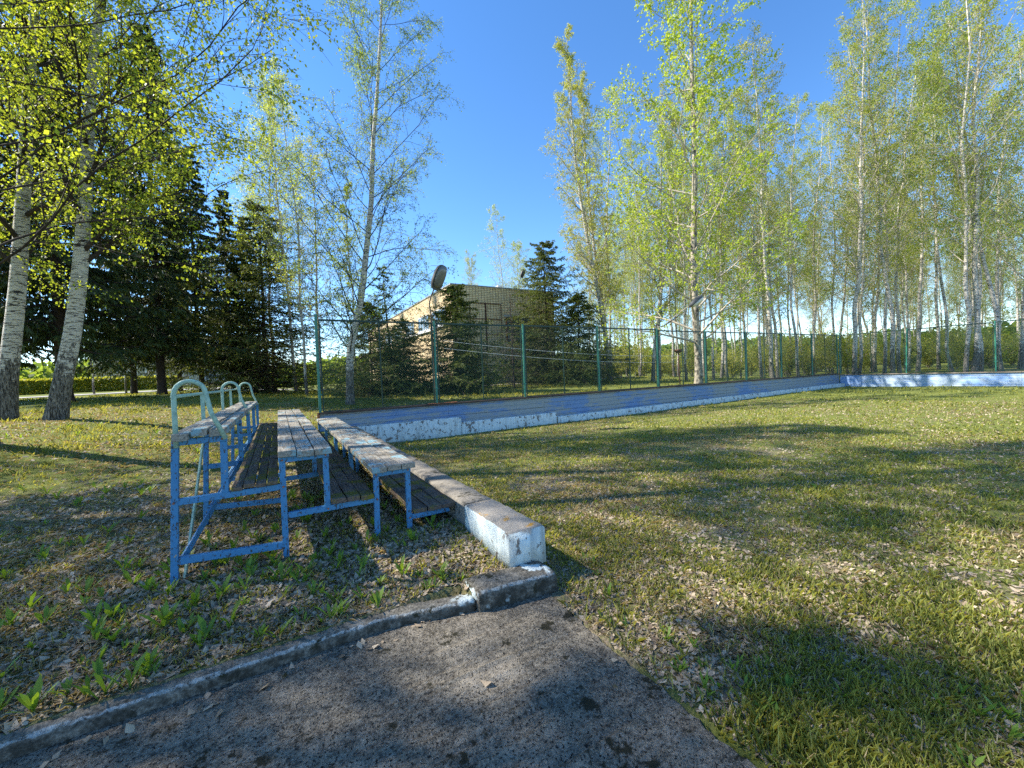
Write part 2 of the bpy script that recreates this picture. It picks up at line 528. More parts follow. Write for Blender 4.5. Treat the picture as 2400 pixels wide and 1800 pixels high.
rough_box(1.60, 1.80, 2.70, 3.60, -.2, .11, .1, .004, 5).build('footing', M['oldcon'], rw, smooth=True)
bw = empty('concrete_plinth', (0, 0, 0), label='peeling whitewashed concrete plinth below the blue boards of the side wall', cat='low wall')
rough_box(1.86, 5.0, 11.90, 12.19, -.5, .355, .1, .003, 3).build('plinth_section', M['lime'], bw, smooth=True)
rough_box(5.02, 8.78, 11.93, 12.19, -.5, .185, .1, .004, 4).build('plinth_section', M['lime'], bw, smooth=True)
rough_box(8.8, 32.3, 11.90, 12.19, -.5, .03, .15, .006, 6, zt=lambda v: .15 * (v - 8.8) / 23.5).build('plinth_section', M['lime'], bw, smooth=True)

# ------------------------------------------------------------------ rink boards
def board_mat(name, blue, grey):
    k = NT(name)
    n1 = k.noise(1, 4, .65, k.sc(1.3, 1.3, 12)); n2 = k.noise(1, 5, .7, k.sc(9, 9, 60)); n3 = k.noise(.55, 3)
    g = k.mix(n2, tuple(x * .7 for x in grey), tuple(min(1, x * 1.25) for x in grey))
    bl = k.mix(k.noise(4, 4), blue, tuple(x * 1.35 for x in blue))
    c = k.mix(k.thr(k.mul(n1, k.mul(n3, 1.1), 'ADD'), 1.03, 1.16), g, bl)
    c = k.mix(k.thr(n2, .64, .68), c, (.09, .085, .08))
    return k.done(c, .75, k.bump(n2, .5, .006))
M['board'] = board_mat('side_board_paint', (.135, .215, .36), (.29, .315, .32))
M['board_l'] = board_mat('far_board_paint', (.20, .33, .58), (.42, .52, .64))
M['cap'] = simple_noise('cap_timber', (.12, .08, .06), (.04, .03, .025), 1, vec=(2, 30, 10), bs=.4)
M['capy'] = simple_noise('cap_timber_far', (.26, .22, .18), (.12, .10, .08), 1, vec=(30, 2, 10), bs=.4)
M['rust'] = simple_noise('rust_paint', (.42, .15, .06), (.22, .08, .04), 12)
def wall_boards(name, label, a, bnd, fixed, along_x, mat, capmat, seam=3.75, extra=None):
    w_ = empty(name, (0, 0, 0), label=label, cat='fence')
    rg = np.random.default_rng(int(abs(fixed) * 7))
    zs = [-.06, .095, .245, .40, .56, .715, .765] if along_x else [-.06, .10, .255, .41, .565, .705]
    p = a
    while p < bnd - .01:
        q = min(p + seam, bnd)
        mb = MB()
        for i in range(len(zs) - 1):
            o = rg.normal(0, .003); g = .007
            jz = rg.normal(0, .003)
            if along_x: mb.box(p + .003, q - .003, fixed + o, fixed + .04 + o, zs[i] + g / 2 + jz, zs[i + 1] - g / 2 + jz)
            else: mb.box(fixed + o, fixed + .04 + o, p + .003, q - .003, zs[i] + g / 2 + jz, zs[i + 1] - g / 2 + jz)
        if along_x: mb.box(p + .01, q - .01, fixed + .048, fixed + .056, zs[0], zs[-1] - .02)
        else: mb.box(fixed + .048, fixed + .056, p + .01, q - .01, zs[0], zs[-1] - .02)
        mb.build('board_panel', mat, w_, bevel=.003)
        # cap plank pieces
        jz = rg.normal(0, .004); c0 = p + .004; c1 = q - .004; zt = zs[-1]
        pc = MB()
        if along_x: pc.box(c0, c1, fixed - .07, fixed + .12, zt + .002 + jz, zt + .058 + jz)
        else: pc.box(fixed - .07, fixed + .12, c0, c1, zt + .002 + jz, zt + .058 + jz)
        pc.build('cap_rail', capmat, w_, bevel=.004)
        pb = MB()
        if along_x: pb.box(p + .02, p + .09, fixed + .05, fixed + .13, -.1, zt)
        else: pb.box(fixed + .05, fixed + .13, p + .02, p + .09, -.1, zt)
        pb.build('support_post', M['cap'], w_)
        p = q
    return w_
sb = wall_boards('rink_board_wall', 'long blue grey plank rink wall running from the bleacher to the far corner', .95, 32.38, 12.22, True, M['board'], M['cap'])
MB().box(4.05, 5.0, 12.145, 12.30, .828, .838).build('cap_rail', M['rust'], sb)['label'] = 'short rusty orange cap board'
MB().box(.90, .947, 12.19, 12.34, .10, .80).build('end_post', M['rust'], sb)
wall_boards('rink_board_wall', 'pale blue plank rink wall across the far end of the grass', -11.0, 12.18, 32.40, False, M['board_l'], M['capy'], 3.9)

# ------------------------------------------------------------------ green mesh fence
k = NT('green_paint'); n1 = k.noise(30, 4)
M['green'] = k.done(k.mix(k.thr(n1, .4, .7), (.025, .16, .115), (.05, .24, .17)), .45, spec=.5)
k = NT('shaded_dark_green_paint'); n1 = k.noise(30, 4)
M['dgreen_shade'] = k.done(k.mix(k.thr(n1, .4, .7), (.005, .028, .02), (.01, .045, .032)), .5, spec=.4)  # dark green taken near black to paint in the shade on the frames
M['wire'] = NT('wire_mesh'); M['wire'] = M['wire'].done((.03, .07, .055), .5, spec=.4)
def netting(P0, ux, w_, z0, z1, sp=.055):
    """diamond wire lines clipped to a rectangle"""
    h = z1 - z0; V = []; F = []
    r = .0026
    n_out = np.array([-ux[1], ux[0], 0.0])
    for sgn in (1, -1):
        c_ = -h
        while c_ < w_ + h:
            if sgn == 1:   # x - z = c
                s0 = max(0, -c_); s1 = min(h, w_ - c_); xa, xb = s0 + c_, s1 + c_
            else:          # x + z = c
                s0 = max(0, c_ - w_); s1 = min(h, c_); xa, xb = c_ - s0, c_ - s1
            c_ += sp * 1.4142
            if s1 - s0 < .02: continue
            a = np.array([P0[0] + ux[0] * xa, P0[1] + ux[1] * xa, z0 + s0]); b_ = np.array([P0[0] + ux[0] * xb, P0[1] + ux[1] * xb, z0 + s1])
            d = (b_ - a) / np.linalg.norm(b_ - a)
            q = np.cross(d, n_out); base = len(V)
            for e in (a, b_):
                V += [e + n_out * r, e - n_out * r * .5 + q * r * .87, e - n_out * r * .5 - q * r * .87]
            for i in range(3): F.append((base + i, base + (i + 1) % 3, base + 3 + (i + 1) % 3, base + 3 + i))
    return V, F
def mesh_fence(label, pts, ztop, seed, extra_tilt=0):
    f = empty('mesh_fence', (0, 0, 0), label=label, cat='fence')
    rg = np.random.default_rng(seed)
    for i, p in enumerate(pts):
        tx, ty = rg.normal(0, .025, 2)
        MB().tube([(p[0], p[1], .55), (p[0] + tx * .3, p[1] + ty * .3, 2), (p[0] + tx, p[1] + ty, ztop + (.16 if i == 0 else .07))], .036, 10).build('post', M['green'], f, smooth=False)
    for i in range(len(pts) - 1):
        a = np.array(pts[i]); b_ = np.array(pts[i + 1]); u = (b_ - a) / np.linalg.norm(b_ - a)
        a2 = a + u * .085; b2 = b_ - u * .085; L = np.linalg.norm(b2 - a2); z0 = .83; z1 = ztop + rg.normal(0, .01)
        mb = MB()
        nrm = (-u[1], u[0], 0)
        mb.bar((*a2, z0), (*a2, z1), .032, .032, nrm).bar((*b2, z0), (*b2, z1), .032, .032, nrm)
        mb.bar((*a2, z1), (*b2, z1), .045, .05).bar((*a2, z0), (*b2, z0), .035, .03)
        mid = (a2 + b2) / 2
        mb.bar((*mid, z0), (*mid, z1), .032, .034, nrm)
        fr = mb.build('panel_frame', M['dgreen_shade'], f)
        V, F = netting((a2[0], a2[1]), u, L, z0, z1)
        me = MB().add(V, F).build('netting', M['wire'], fr)
        for zz in (1.3, 3.1):
            MB().bar((*a, zz), (*a2, zz), .02, .03).build('bracket', M['green'], f)
            MB().bar((*b_, zz), (*b2, zz), .02, .03).build('bracket', M['green'], f)
    return f
FX = [.98, 4.36, 7.68, 11.25, 14.75, 18.2, 21.68, 25.25, 28.9, 32.36]
mesh_fence('green wire mesh fence standing on the long side wall, lamp posts clipped to it', [(x, 12.30) for x in FX], 3.37, 1)
mesh_fence('green wire mesh fence standing on the pale far end wall', [(32.47, y) for y in (12.2, 8.92, 5.45, 2.0, -1.5, -5.0, -8.5)], 3.34, 2)

# ------------------------------------------------------------------ bleacher
k = NT('blue_paint_peeling')
n1 = k.noise(60, 5, .7, k.sc(1, 1, .55)); n2 = k.noise(7, 4)
c = k.mix(n2, (.035, .17, .36), (.07, .26, .47))
c = k.mix(k.thr(n1, .565, .585), c, (.045, .045, .045))
c = k.mix(k.thr(k.noise(17, 4, .6), .68, .70), c, (.40, .30, .17))
M['blue'] = k.done(c, .55, k.bump(n1, .35, .004), spec=.4)
def wood(name, a, b_, paint=None, moss=0, pth=.57):
    k = NT(name)
    g = k.noise(1, 5, .7, k.sc(55, 3, 55)); n2 = k.noise(5, 4, .65); n3 = k.noise(45, 4, .7)
    c = k.mix(k.thr(g, .3, .7), a, b_)
    if paint: c = k.mix(k.thr(k.mul(n2, k.mul(g, .35), 'ADD'), pth + .12, pth + .2), c, paint)
    c = k.mix(k.thr(k.noise(2.3, 4, .7), .56, .70), c, tuple(x * .6 for x in a))
    if moss:
        f = k.thr(k.mul(k.noise(3.2, 5, .7), k.mul(n3, .35), 'ADD'), .80 - moss, .90 - moss)
        c = k.mix(f, c, k.mix(n3, (.04, .04, .008), (.26, .22, .035)))
    c = k.mix(k.thr(k.noise(4.5, 4, .7), .69, .73), c, (.45, .30, .03))
    return k.done(c, .88, k.bump(k.mul(g, n3, 'ADD'), .7, .006), spec=.2)
M['seat'] = wood('weathered_seat_wood', (.11, .10, .08), (.44, .40, .33), (.22, .36, .40), 0, .60)
M['foot'] = wood('mossy_foot_wood', (.05, .036, .027), (.23, .17, .13), None, .14)
M['arch'] = simple_noise('pale_green_paint', (.34, .50, .40), (.22, .33, .27), 30, .6, lo=.45, hi=.62)

bl = empty('bleacher', (.35, 6.9, .165), label='three tier wooden bleacher on a peeling blue frame at the edge of the grass', cat='bleacher')
OB = np.array([.35, 6.9, .165])
rb = np.random.default_rng(8)
def B(mb, name, mat, parent=bl, **kw):
    V = [v - OB for v in mb.V]; mb.V = V
    return mb.build(name, mat, parent, **kw)
frames = [3.93, 5.45, 6.95, 8.45, 9.93]
for fi, y in enumerate(frames):
    g = .05; w2 = .046
    j = lambda: rb.normal(0, .004)
    fr = MB()
    def vert(x, z0, z1, yy=y, ww=w2):
        t = j(); fr.bar((x + t, yy, z0), (x, yy, z1), ww, .045, (0, 1, 0))
    # end frame rails as the frame mesh
    B(MB().bar((-.715, y, 1.236), (-.37, y, 1.236), .05, .046), 'rail', M['blue'], bevel=.004)
    B(MB().bar((-.695, y + .002, .782), (-.02, y + .002, .782), .044, .05), 'rail', M['blue'], bevel=.004)
    B(MB().bar((-.025, y, 1.006), (.36, y, 1.006), .05, .046), 'rail', M['blue'], bevel=.004)
    B(MB().bar((.025, y + .002, .528), (.735, y + .002, .528), .044, .05), 'rail', M['blue'], bevel=.004)
    B(MB().bar((.735, y, .762), (1.085, y, .762), .05, .046), 'rail', M['blue'], bevel=.004)
    B(MB().bar((1.08, y + .002, .292), (1.47, y + .002, .292), .044, .05), 'rail', M['blue'], bevel=.004)
    B(MB().bar((-.715, y - .001, .335), (-.02, y - .001, .285), .042, .055), 'rail', M['blue'], bevel=.004)
    for (x, z0, z1) in ((-.742, .10, 1.213), (-.395, .806, 1.213), (0, .10, .983), (.335, .552, .983), (.757, .10, .739), (1.055, .10, .739)):
        lg = MB(); t = j()
        zb = float(ground_z(x, y)) - .03 if z0 == .10 else z0
        lg.bar((x + t, y, zb), (x + (.047 if x < -.7 else 0), y, z1), .046, .044, (0, 1, 0))
        B(lg, 'leg', M['blue'], bevel=.004)
    for (bx_, bz_) in ((-.70, 1.236), (-.40, 1.236), (-.72, .782), (0, .782), (0, 1.006), (.335, 1.006), (.335, .528), (.757, .528), (.757, .762), (1.055, .762), (1.055, .292)):
        if fi == 0: B(MB().tube([(bx_, y - .025, bz_), (bx_, y - .034, bz_)], .008, 6), 'bolt', M['rust'])
    if fi < 4:
        br = MB()
        br.bar((-.715, y + .05, .30), (-.40, frames[fi + 1] - .03, .80), .05, .012, (1, 0, .3))
        B(br, 'brace', M['blue'])
MBr = MB().bar((-.70, 3.985, .14), (-.70, 5.42, 1.21), .055, .014, (1, 0, 0)); B(MBr, 'brace', M['arch'])
def planks(name, xs_, z0, z1, y0, y1, mat, wob=.003, splits=True):
    par = None
    for i, (xa, xb) in enumerate(xs_):
        mb = MB(); zz = (z0 + z1) / 2 + rb.normal(0, .003)
        ya = y0 + rb.normal(0, .012); cuts = [ya]
        if splits: cuts.append(rb.choice([6.95, 6.97]) if True else 0)
        cuts.append(y1 + rb.normal(0, .02))
        for c0, c1 in zip(cuts[:-1], cuts[1:]):
            dz = rb.normal(0, .004)
            mb.bar(((xa + xb) / 2, c0 + .003, zz + dz), ((xa + xb) / 2 + rb.normal(0, .004), c1 - .003, zz + rb.normal(0, .004)), xb - xa, z1 - z0, (0, 0, 1), 14, .0022, rb)
        o = B(mb, 'plank' if par else name, mat, par or bl, bevel=.005)
        if par is None:
            par = o
def seat(name, xa, xb, n_, z0, z1, y0, y1, mat):
    wd = (xb - xa) / n_
    planks(name, [(xa + i * wd + .004, xa + (i + 1) * wd - .004) for i in range(n_)], z0, z1, y0, y1, mat)
seat('seat', -.705, -.375, 3, 1.258, 1.314, 3.86, 10.0, M['seat'])
seat('seat', -.03, .385, 3, 1.028, 1.082, 3.86, 10.02, M['seat'])
seat('seat', .715, 1.125, 3, .784, .837, 3.85, 9.98, M['seat'])
seat('footboard', -.365, -.035, 4, .812, .845, 3.89, 10.0, M['foot'])
seat('footboard', .365, .73, 3, .556, .600, 3.88, 10.0, M['foot'])
seat('footboard', 1.09, 1.53, 3, .318, .362, 3.88, 10.0, M['foot'])
def arch(y):
    p = [(-.685, y, 1.20), (-.683, y, 1.40), (-.682, y, 1.58)]
    for a in np.linspace(180, 20, 9):
        p.append((-.585 + .097 * math.cos(R_(a)), y, 1.60 + .10 * math.sin(R_(a))))
    p += [(-.46, y - .01, 1.45), (-.375, y - .02, 1.235)]
    return p
for y in (3.90, 6.95, 9.93):
    B(MB().tube(arch(y), .0172, 10), 'handrail_arch', M['arch'], smooth=True)
B(MB().tube([(-.69, 3.9, 1.585), (-.695, 7, 1.58), (-.69, 9.93, 1.585)], .014, 8), 'handrail', M['arch'], smooth=True)
for y in (5.45, 8.45):
    B(MB().bar((-.712, y, 1.20), (-.712, y, 1.59), .034, .026, (0, 1, 0)), 'baluster', M['arch'])

# ------------------------------------------------------------------ building
k = NT('silicate_brick')
br = k.n('ShaderNodeTexBrick')
sep = k.xyz()
comb = k.n('ShaderNodeCombineXYZ')
k.t.links.new(k.mul(sep[0], sep[1], 'ADD'), comb.inputs[0]); k.t.links.new(sep[2], comb.inputs[1])
k.t.links.new(comb.outputs[0], br.inputs['Vector'])
br.inputs['Color1'].default_value = (.84, .68, .42, 1); br.inputs['Color2'].default_value = (.66, .52, .30, 1); br.inputs['Mortar'].default_value = (.16, .11, .07, 1)
br.inputs['Scale'].default_value = 1; br.inputs['Mortar Size'].default_value = .018; br.inputs['Mortar Smooth'].default_value = .2
br.inputs['Brick Width'].default_value = .26; br.inputs['Row Height'].default_value = .14
br.offset = 0.0
c = k.mix(k.mul(k.thr(k.noise(.6, 5, .7), .50, .75), .5), br.outputs['Color'], (.30, .22, .14))
M['brick'] = k.done(c, .85, k.bump(br.outputs['Fac'], .3, -.01))
M['white'] = NT('white_paint'); M['white'] = M['white'].done((.78, .78, .76), .6)
M['glass'] = NT('window_glass'); M['glass'] = M['glass'].done((.10, .14, .17), .08, spec=.9)
M['metal'] = simple_noise('grey_flashing', (.38, .39, .38), (.22, .22, .21), 4, .6)
M['rustpipe'] = simple_noise('rusty_pipe', (.13, .06, .035), (.07, .035, .025), 10)
M['darkglass'] = NT('barred_opening'); M['darkglass'] = M['darkglass'].done((.10, .12, .10), .5)
M['canopy'] = simple_noise('canopy_sheet', (.40, .28, .26), (.30, .2, .19), 2)
O = np.array([11.86, 29.17, .8])
bd = empty('brick_building', tuple(O), label='two storey yellow brick building with flat roof behind the spruces', cat='building')
def BB(mb, name, mat, parent=bd, **kw):
    mb.V = [v - O for v in mb.V]; return mb.build(name, mat, parent, **kw)
BB(MB().box(11.86, 21.6, 29.17, 62, -.2, 8.75), 'wall', M['brick'])
BB(MB().box(11.80, 21.66, 29.11, 62.1, 8.752, 8.86), 'roof_edge', M['metal'])
BB(MB().box(16.3, 16.75, 29.7, 30.1, 8.862, 9.15), 'roof_vent', M['white'])
# west windows
for (a_, b_) in ((30.5, 33.6), (34.6, 37.6), (39.0, 42.0), (43.5, 46.5), (48, 51), (52.5, 55.5)):
    fr = MB()
    fr.box(11.80, 11.858, a_, b_, 5.95, 6.02).box(11.80, 11.858, a_, b_, 7.22, 7.30)
    n_ = 4
    for i in range(n_ + 1):
        yy = a_ + (b_ - a_ - .07) * i / n_
        fr.box(11.80, 11.858, yy, yy + .07, 6.02, 7.22)
    wdw = BB(fr, 'window', M['white'])
    BB(MB().box(11.835, 11.857, a_ + .07, b_ - .07, 6.02, 7.22), 'pane', M['glass'], wdw)
BB(MB().box(11.70, 11.858, 30.2, 56, 5.72, 5.94), 'window_sill', M['white'])
BB(MB().box(10.2, 11.858, 45, 60, 4.9, 5.05), 'canopy', M['canopy'])
# front opening
op = BB(MB().box(16.45, 19.3, 29.10, 29.168, 6.45, 6.62), 'lintel', M['metal'])
wd = BB(MB().box(16.6, 16.68, 29.10, 29.166, 4.4, 6.42).box(19.0, 19.08, 29.10, 29.166, 4.4, 6.42).box(16.68, 19.0, 29.10, 29.166, 5.5, 5.58), 'window', M['rust'])
bars = MB()
for i in range(14): bars.box(16.8 + i * .16, 16.82 + i * .16, 29.11, 29.15, 4.4, 6.42)
BB(bars, 'window_bars', M['metal'], wd)
BB(MB().box(16.68, 19.0, 29.15, 29.165, 4.4, 6.42), 'pane', M['darkglass'], wd)
# rusty pipe frame on the front wall
pp = MB()
for (x0, z0, x1, z1) in ((13.35, 4.3, 13.35, 7.45), (16.15, 4.3, 16.15, 7.45), (13.35, 7.45, 16.15, 7.45), (13.35, 6.2, 16.15, 6.2), (13.35, 5.0, 16.15, 5.0)):
    pp.tube([(x0, 29.1, z0), (x1, 29.1, z1)], .028, 6)
BB(pp, 'pipe_frame', M['rustpipe'])
BB(MB().tube([(14.75, 29.08, 3.4), (14.75, 29.08, 7.5)], .055, 8), 'drain_pipe', M['rustpipe'])
BB(MB().box(12.35, 12.42, 29.09, 29.16, 7.2, 8.7), 'drain_pipe', M['rustpipe'])
an = empty('brick_shed', (26, 30, .6), label='low brick shed with a dark sheet roof beside the spruces', cat='shed')
MB().box(-2.5, 4.6, 0, 5, -.2, 2.0).build('wall', M['brick'], an)
MB().box(-2.8, 5.3, -.5, 5.3, 2.02, 2.22).build('roof', M['spruce_bark'], an)

# roof aerial
ae = empty('roof_aerial', (12.6, 33, 8.86), label='thin metal television aerial on the brick building roof', cat='aerial')
MB().tube([(0, 0, 0), (0, 0, 2.4)], .03, 6).build('mast', M['metal'], ae)
MB().tube([(-.9, 0, 2.3), (.25, 0, 2.38)], .02, 5).tube([(.15, -.3, 2.7), (.2, .3, 2.1)], .015, 5).tube([(0, -.4, 2.36), (0, .4, 2.36)], .015, 5).build('boom', M['metal'], ae)

# ------------------------------------------------------------------ lamps
M['lampgrey'] = simple_noise('lamp_housing', (.10, .105, .10), (.05, .05, .05), 6, .5)
M['lens'] = NT('lamp_lens'); M['lens'] = M['lens'].done((.13, .13, .12), .25, spec=.6)
M['lens_w'] = NT('lamp_lens_pale'); M['lens_w'] = M['lens_w'].done((.62, .62, .58), .3, spec=.5)
M['pole'] = simple_noise('lamp_pole', (.14, .12, .10), (.07, .06, .05), 10)
def ellip(c_, ax, rad, n1=14, n2=20, clip=None):
    """ellipsoid with axes columns ax"""
    V = []; F = []
    for i in range(n1 + 1):
        th = math.pi * i / n1
        for j in range(n2):
            ph = 2 * math.pi * j / n2
            l = np.array([math.cos(th), math.sin(th) * math.cos(ph), math.sin(th) * math.sin(ph)])
            l = np.sign(l) * np.abs(l) ** .75 * np.array(rad)
            if clip: l = clip(l)
            V.append(np.array(c_) + ax @ l)
    for i in range(n1):
        for j in range(n2):
            F.append((i * n2 + j, i * n2 + (j + 1) % n2, (i + 1) * n2 + (j + 1) % n2, (i + 1) * n2 + j))
    return V, F
def street_lamp(base, label, polepts, head, d, down, lens, size=.3, group=None):
    lp = empty('street_lamp', base, label=label, cat='lamp')
    b0 = np.array(base)
    MB().tube([np.array(p) - b0 for p in spl(polepts, 18)], .022, 8).build('pole', M['pole'], lp, smooth=True)
    d = np.array(d, float); d /= np.linalg.norm(d); dn = np.array(down, float); dn -= d * dn.dot(d); dn /= np.linalg.norm(dn)
    sx_ = np.cross(d, dn); ax = np.stack([d, sx_, dn], 1)
    h = np.array(head) - b0
    V, F = ellip(h, ax, (size, size * .52, size * .42), clip=lambda l: np.array([l[0], l[1], min(l[2], size * .05)]))
    MB().add(V, F).build('lamp_head', M['lampgrey'], lp, smooth=True)
    V, F = ellip(h + d * size * .08, ax, (size * .86, size * .45, size * .32), clip=lambda l: np.array([l[0], l[1], max(l[2], size * .03)]))
    MB().add(V, F).build('lamp_glass', lens, lp, smooth=True)
street_lamp((4.36, 12.36, .9), 'dark bowl street lamp on a curved pole at the second fence post', [(4.36, 12.38, .9), (4.33, 12.38, 3.4), (4.28, 12.36, 4.0), (4.42, 12.3, 4.45)], (4.55, 12.1, 4.78), (.30, -.35, 1), (.35, -1, -.25), M['lens'], .41)
street_lamp((14.75, 12.36, .9), 'pale tilted street lamp clipped to a fence post in front of the tall aspen', [(14.78, 12.38, .9), (14.8, 12.38, 3.4), (15.1, 12.2, 3.55), (16.1, 11.9, 4.15)], (16.75, 11.7, 4.62), (1.4, -.3, 1), (.3, -.5, -1), M['lens_w'], .42)
street_lamp((18.2, 29.4, 8.8), 'small dark floodlight on a thin pole at the brick roof edge', [(18.2, 29.4, 8.8), (18.2, 29.4, 9.4), (18.35, 29.3, 9.9)], (18.5, 29.2, 10.2), (.4, -.1, 1), (.4, -1, -.1), M['lampgrey'], .38)

# bird table behind the side fence
fd = empty('bird_feeder', (18.42, 14.0, .55), label='rusty pole with a small bowl on top behind the fence, left of the aspen trunk', cat='bird feeder')
MB().tube([(0.06, 0, 0), (.02, 0, .9), (0, 0, 1.85)], .03, 8).build('pole', M['rustpipe'], fd, smooth=True)
bowl = []
V = []; F = []
for i, (r_, z_) in enumerate([(.02, 1.85), (.12, 1.88), (.21, 1.97), (.24, 2.06), (.22, 2.06), (.19, 1.98), (.10, 1.91), (.01, 1.89)]):
    for j in range(16): V.append((r_ * math.cos(j * math.pi / 8), r_ * math.sin(j * math.pi / 8), z_))
for i in range(7):
    for j in range(16): F.append((i * 16 + j, i * 16 + (j + 1) % 16, (i + 1) * 16 + (j + 1) % 16, (i + 1) * 16 + j))
MB().add(V, F).build('bowl', M['rustpipe'], fd, smooth=True)
# washing lines strung behind the fence
for i, (za, zb, yb) in enumerate(((2.85, 2.25, 13.0), (2.6, 1.95, 13.2))):
    pts = [(4.8 + t * 13, 12.6 + t * (yb - 12.6) * 2, za + (zb - za) * t - .5 * 4 * t * (1 - t) * .35) for t in np.linspace(0, 1, 20)]
    o = MB().tube(pts, .006, 4).build('cable', M['white'])
    tag(o, ['thin pale cable behind the side fence, upper of the two', 'thin pale cable behind the side fence, lower of the two'][i], 'cable', 'cables behind the fence')

# far house and hedge on the left
k = simple_noise('cream_render', (.55, .50, .36), (.48, .43, .30), 1)
fh = empty('cream_house', (-20, 88, 1.7), label='distant cream rendered house beyond the clipped hedge on the left', cat='house')
MB().box(-5, 12, 0, 10, -.5, 7).build('wall', k, fh)
for i, x in enumerate((-3, 1.2, 5.2, 9)):
    o = MB().box(x, x + 1.8, -.06, -.004, 1.2, 3.0).build('window', M['white'], fh)
    MB().box(x + .12, x + 1.68, -.075, -.062, 1.32, 2.88).build('pane', M['glass'], o)
MB().box(-5.5, 12.5, -.5, 10.5, 7.01, 7.4).build('roof', M['metal'], fh)

# ------------------------------------------------------------------ tree generator
def nrm(v): return v / (np.linalg.norm(v, axis=-1, keepdims=True) + 1e-9)
def grow(rg, P, R, k_, t0, t1, ang, Lf, seg, trop, noise, rf, rtip, plane=None):
    N, m_, _ = P.shape
    t = t0 + (t1 - t0) * (np.arange(k_)[None] + rg.random((N, k_))) / k_
    f = t * (m_ - 1); i = np.clip(f.astype(int), 0, m_ - 2); w_ = (f - i)[..., None]
    ar = np.arange(N)[:, None]
    p0 = P[ar, i] * (1 - w_) + P[ar, i + 1] * w_
    T = nrm(P[ar, i + 1] - P[ar, i])
    r = R[ar, i] * (1 - w_[..., 0]) + R[ar, i + 1] * w_[..., 0]
    ref = np.where(np.abs(T[..., 2:3]) > .9, np.array([1., 0, 0]), np.array([0, 0, 1.]))
    u = nrm(np.cross(T, ref)); v = np.cross(u, T)
    if plane is None:
        az = rg.random((N, 1)) * 6.28 + np.arange(k_)[None] * 2.4 + rg.normal(0, .35, (N, k_))
    else:
        az = (np.arange(k_)[None] % 2) * math.pi + rg.normal(0, plane, (N, k_))
    a = np.radians(ang[0] + rg.normal(0, ang[1], (N, k_)))
    d = nrm(T * np.cos(a)[..., None] + (u * np.cos(az)[..., None] + v * np.sin(az)[..., None]) * np.sin(a)[..., None])
    L = Lf(t) * rg.uniform(.7, 1.2, (N, k_))
    p0 = p0.reshape(-1, 3); d = d.reshape(-1, 3); L = L.reshape(-1); r = r.reshape(-1)
    pts = [p0]; c_ = p0
    for s in range(seg):
        tr = trop[0] + (trop[1] - trop[0]) * s / max(1, seg - 1)
        d = nrm(d + np.array([0, 0, tr]) + rg.normal(0, noise, d.shape))
        c_ = c_ + d * (L / seg)[:, None]; pts.append(c_)
    PP = np.stack(pts, 1)
    R0 = np.maximum(r * rf, rtip * 1.3)
    RR = R0[:, None] + (rtip - R0)[:, None] * np.linspace(0, 1, seg + 1)[None] ** .8
    return PP, RR, L
def tubes(P, R, k_):
    N, m_, _ = P.shape
    T = np.gradient(P, axis=1); T = nrm(T)
    mean = nrm(P[:, -1] - P[:, 0])
    ref = np.where(np.abs(mean[:, 2:3]) > .8, np.array([1., 0.2, 0]), np.array([0, 0.1, 1.]))[:, None, :]
    u = nrm(np.cross(T, np.broadcast_to(ref, T.shape))); v = np.cross(T, u)
    th = np.arange(k_) * 2 * math.pi / k_
    V = P[:, :, None] + R[:, :, None, None] * (np.cos(th)[None, None, :, None] * u[:, :, None] + np.sin(th)[None, None, :, None] * v[:, :, None])
    b = (np.arange(N)[:, None, None] * m_ + np.arange(m_ - 1)[None, :, None]) * k_ ; a = np.arange(k_)[None, None]; a2 = (a + 1) % k_
    F = np.stack([b + a, b + a2, b + k_ + a2, b + k_ + a], -1).reshape(-1, 4)
    return V.reshape(-1, 3), F
def join(parts):
    Vs = []; Fs = []; n_ = 0
    for V, F in parts:
        Vs.append(V); Fs.append(F + n_); n_ += len(V)
    return np.concatenate(Vs), np.concatenate(Fs)
def leaves(rg, P, n_, size, jit=.03, hang=.5, t0=.1, asp=.75, sj=.3):
    N, m_, _ = P.shape
    t = t0 + (1 - t0) * rg.random((N, n_)); f = t * (m_ - 1); i = np.clip(f.astype(int), 0, m_ - 2); w_ = (f - i)[..., None]
    ar = np.arange(N)[:, None]
    p = (P[ar, i] * (1 - w_) + P[ar, i + 1] * w_).reshape(-1, 3) + rg.normal(0, jit, (N * n_, 3))
    n2 = len(p)
    ax = nrm(rg.normal(0, 1, (n2, 3)) + np.array([0, 0, -hang * 2]))
    sd_ = nrm(np.cross(ax, rg.normal(0, 1, (n2, 3))))
    s = size * rg.uniform(1 - sj, 1 + sj, (n2, 1))
    c_ = p + ax * s * .45
    V = np.stack([p, c_ + sd_ * s * asp * .5, p + ax * s, c_ - sd_ * s * asp * .5], 1).reshape(-1, 3)
    F = np.arange(n2 * 4).reshape(-1, 4)
    clump = rg.normal(0, .22, N).repeat(n_)
    r = np.clip(.5 + clump + rg.normal(0, .2, n2), 0, 1)
    return V, F, r
def trunk_path(rg, H, lean=(0, 0), n_=16, wob=.12, bend=0.0):
    z = np.linspace(0, 1, n_)
    x = lean[0] * z + bend * np.sin(z * math.pi) + np.cumsum(rg.normal(0, wob / n_ * 2, n_)); y = lean[1] * z + np.cumsum(rg.normal(0, wob / n_ * 2, n_))
    x -= x[0]; y -= y[0]
    return np.stack([x, y, z * H], 1)
def trunk_rad(n_, r0, rt=.02, flare=.35, P=None, H=None):
    t = np.linspace(0, 1, n_)
    if P is not None: t = P[:, 2] / P[-1, 2]; Hh = P[-1, 2]
    else: Hh = H
    return r0 * (1 - t) ** .85 + rt + r0 * flare * np.exp(-t * Hh / .45)
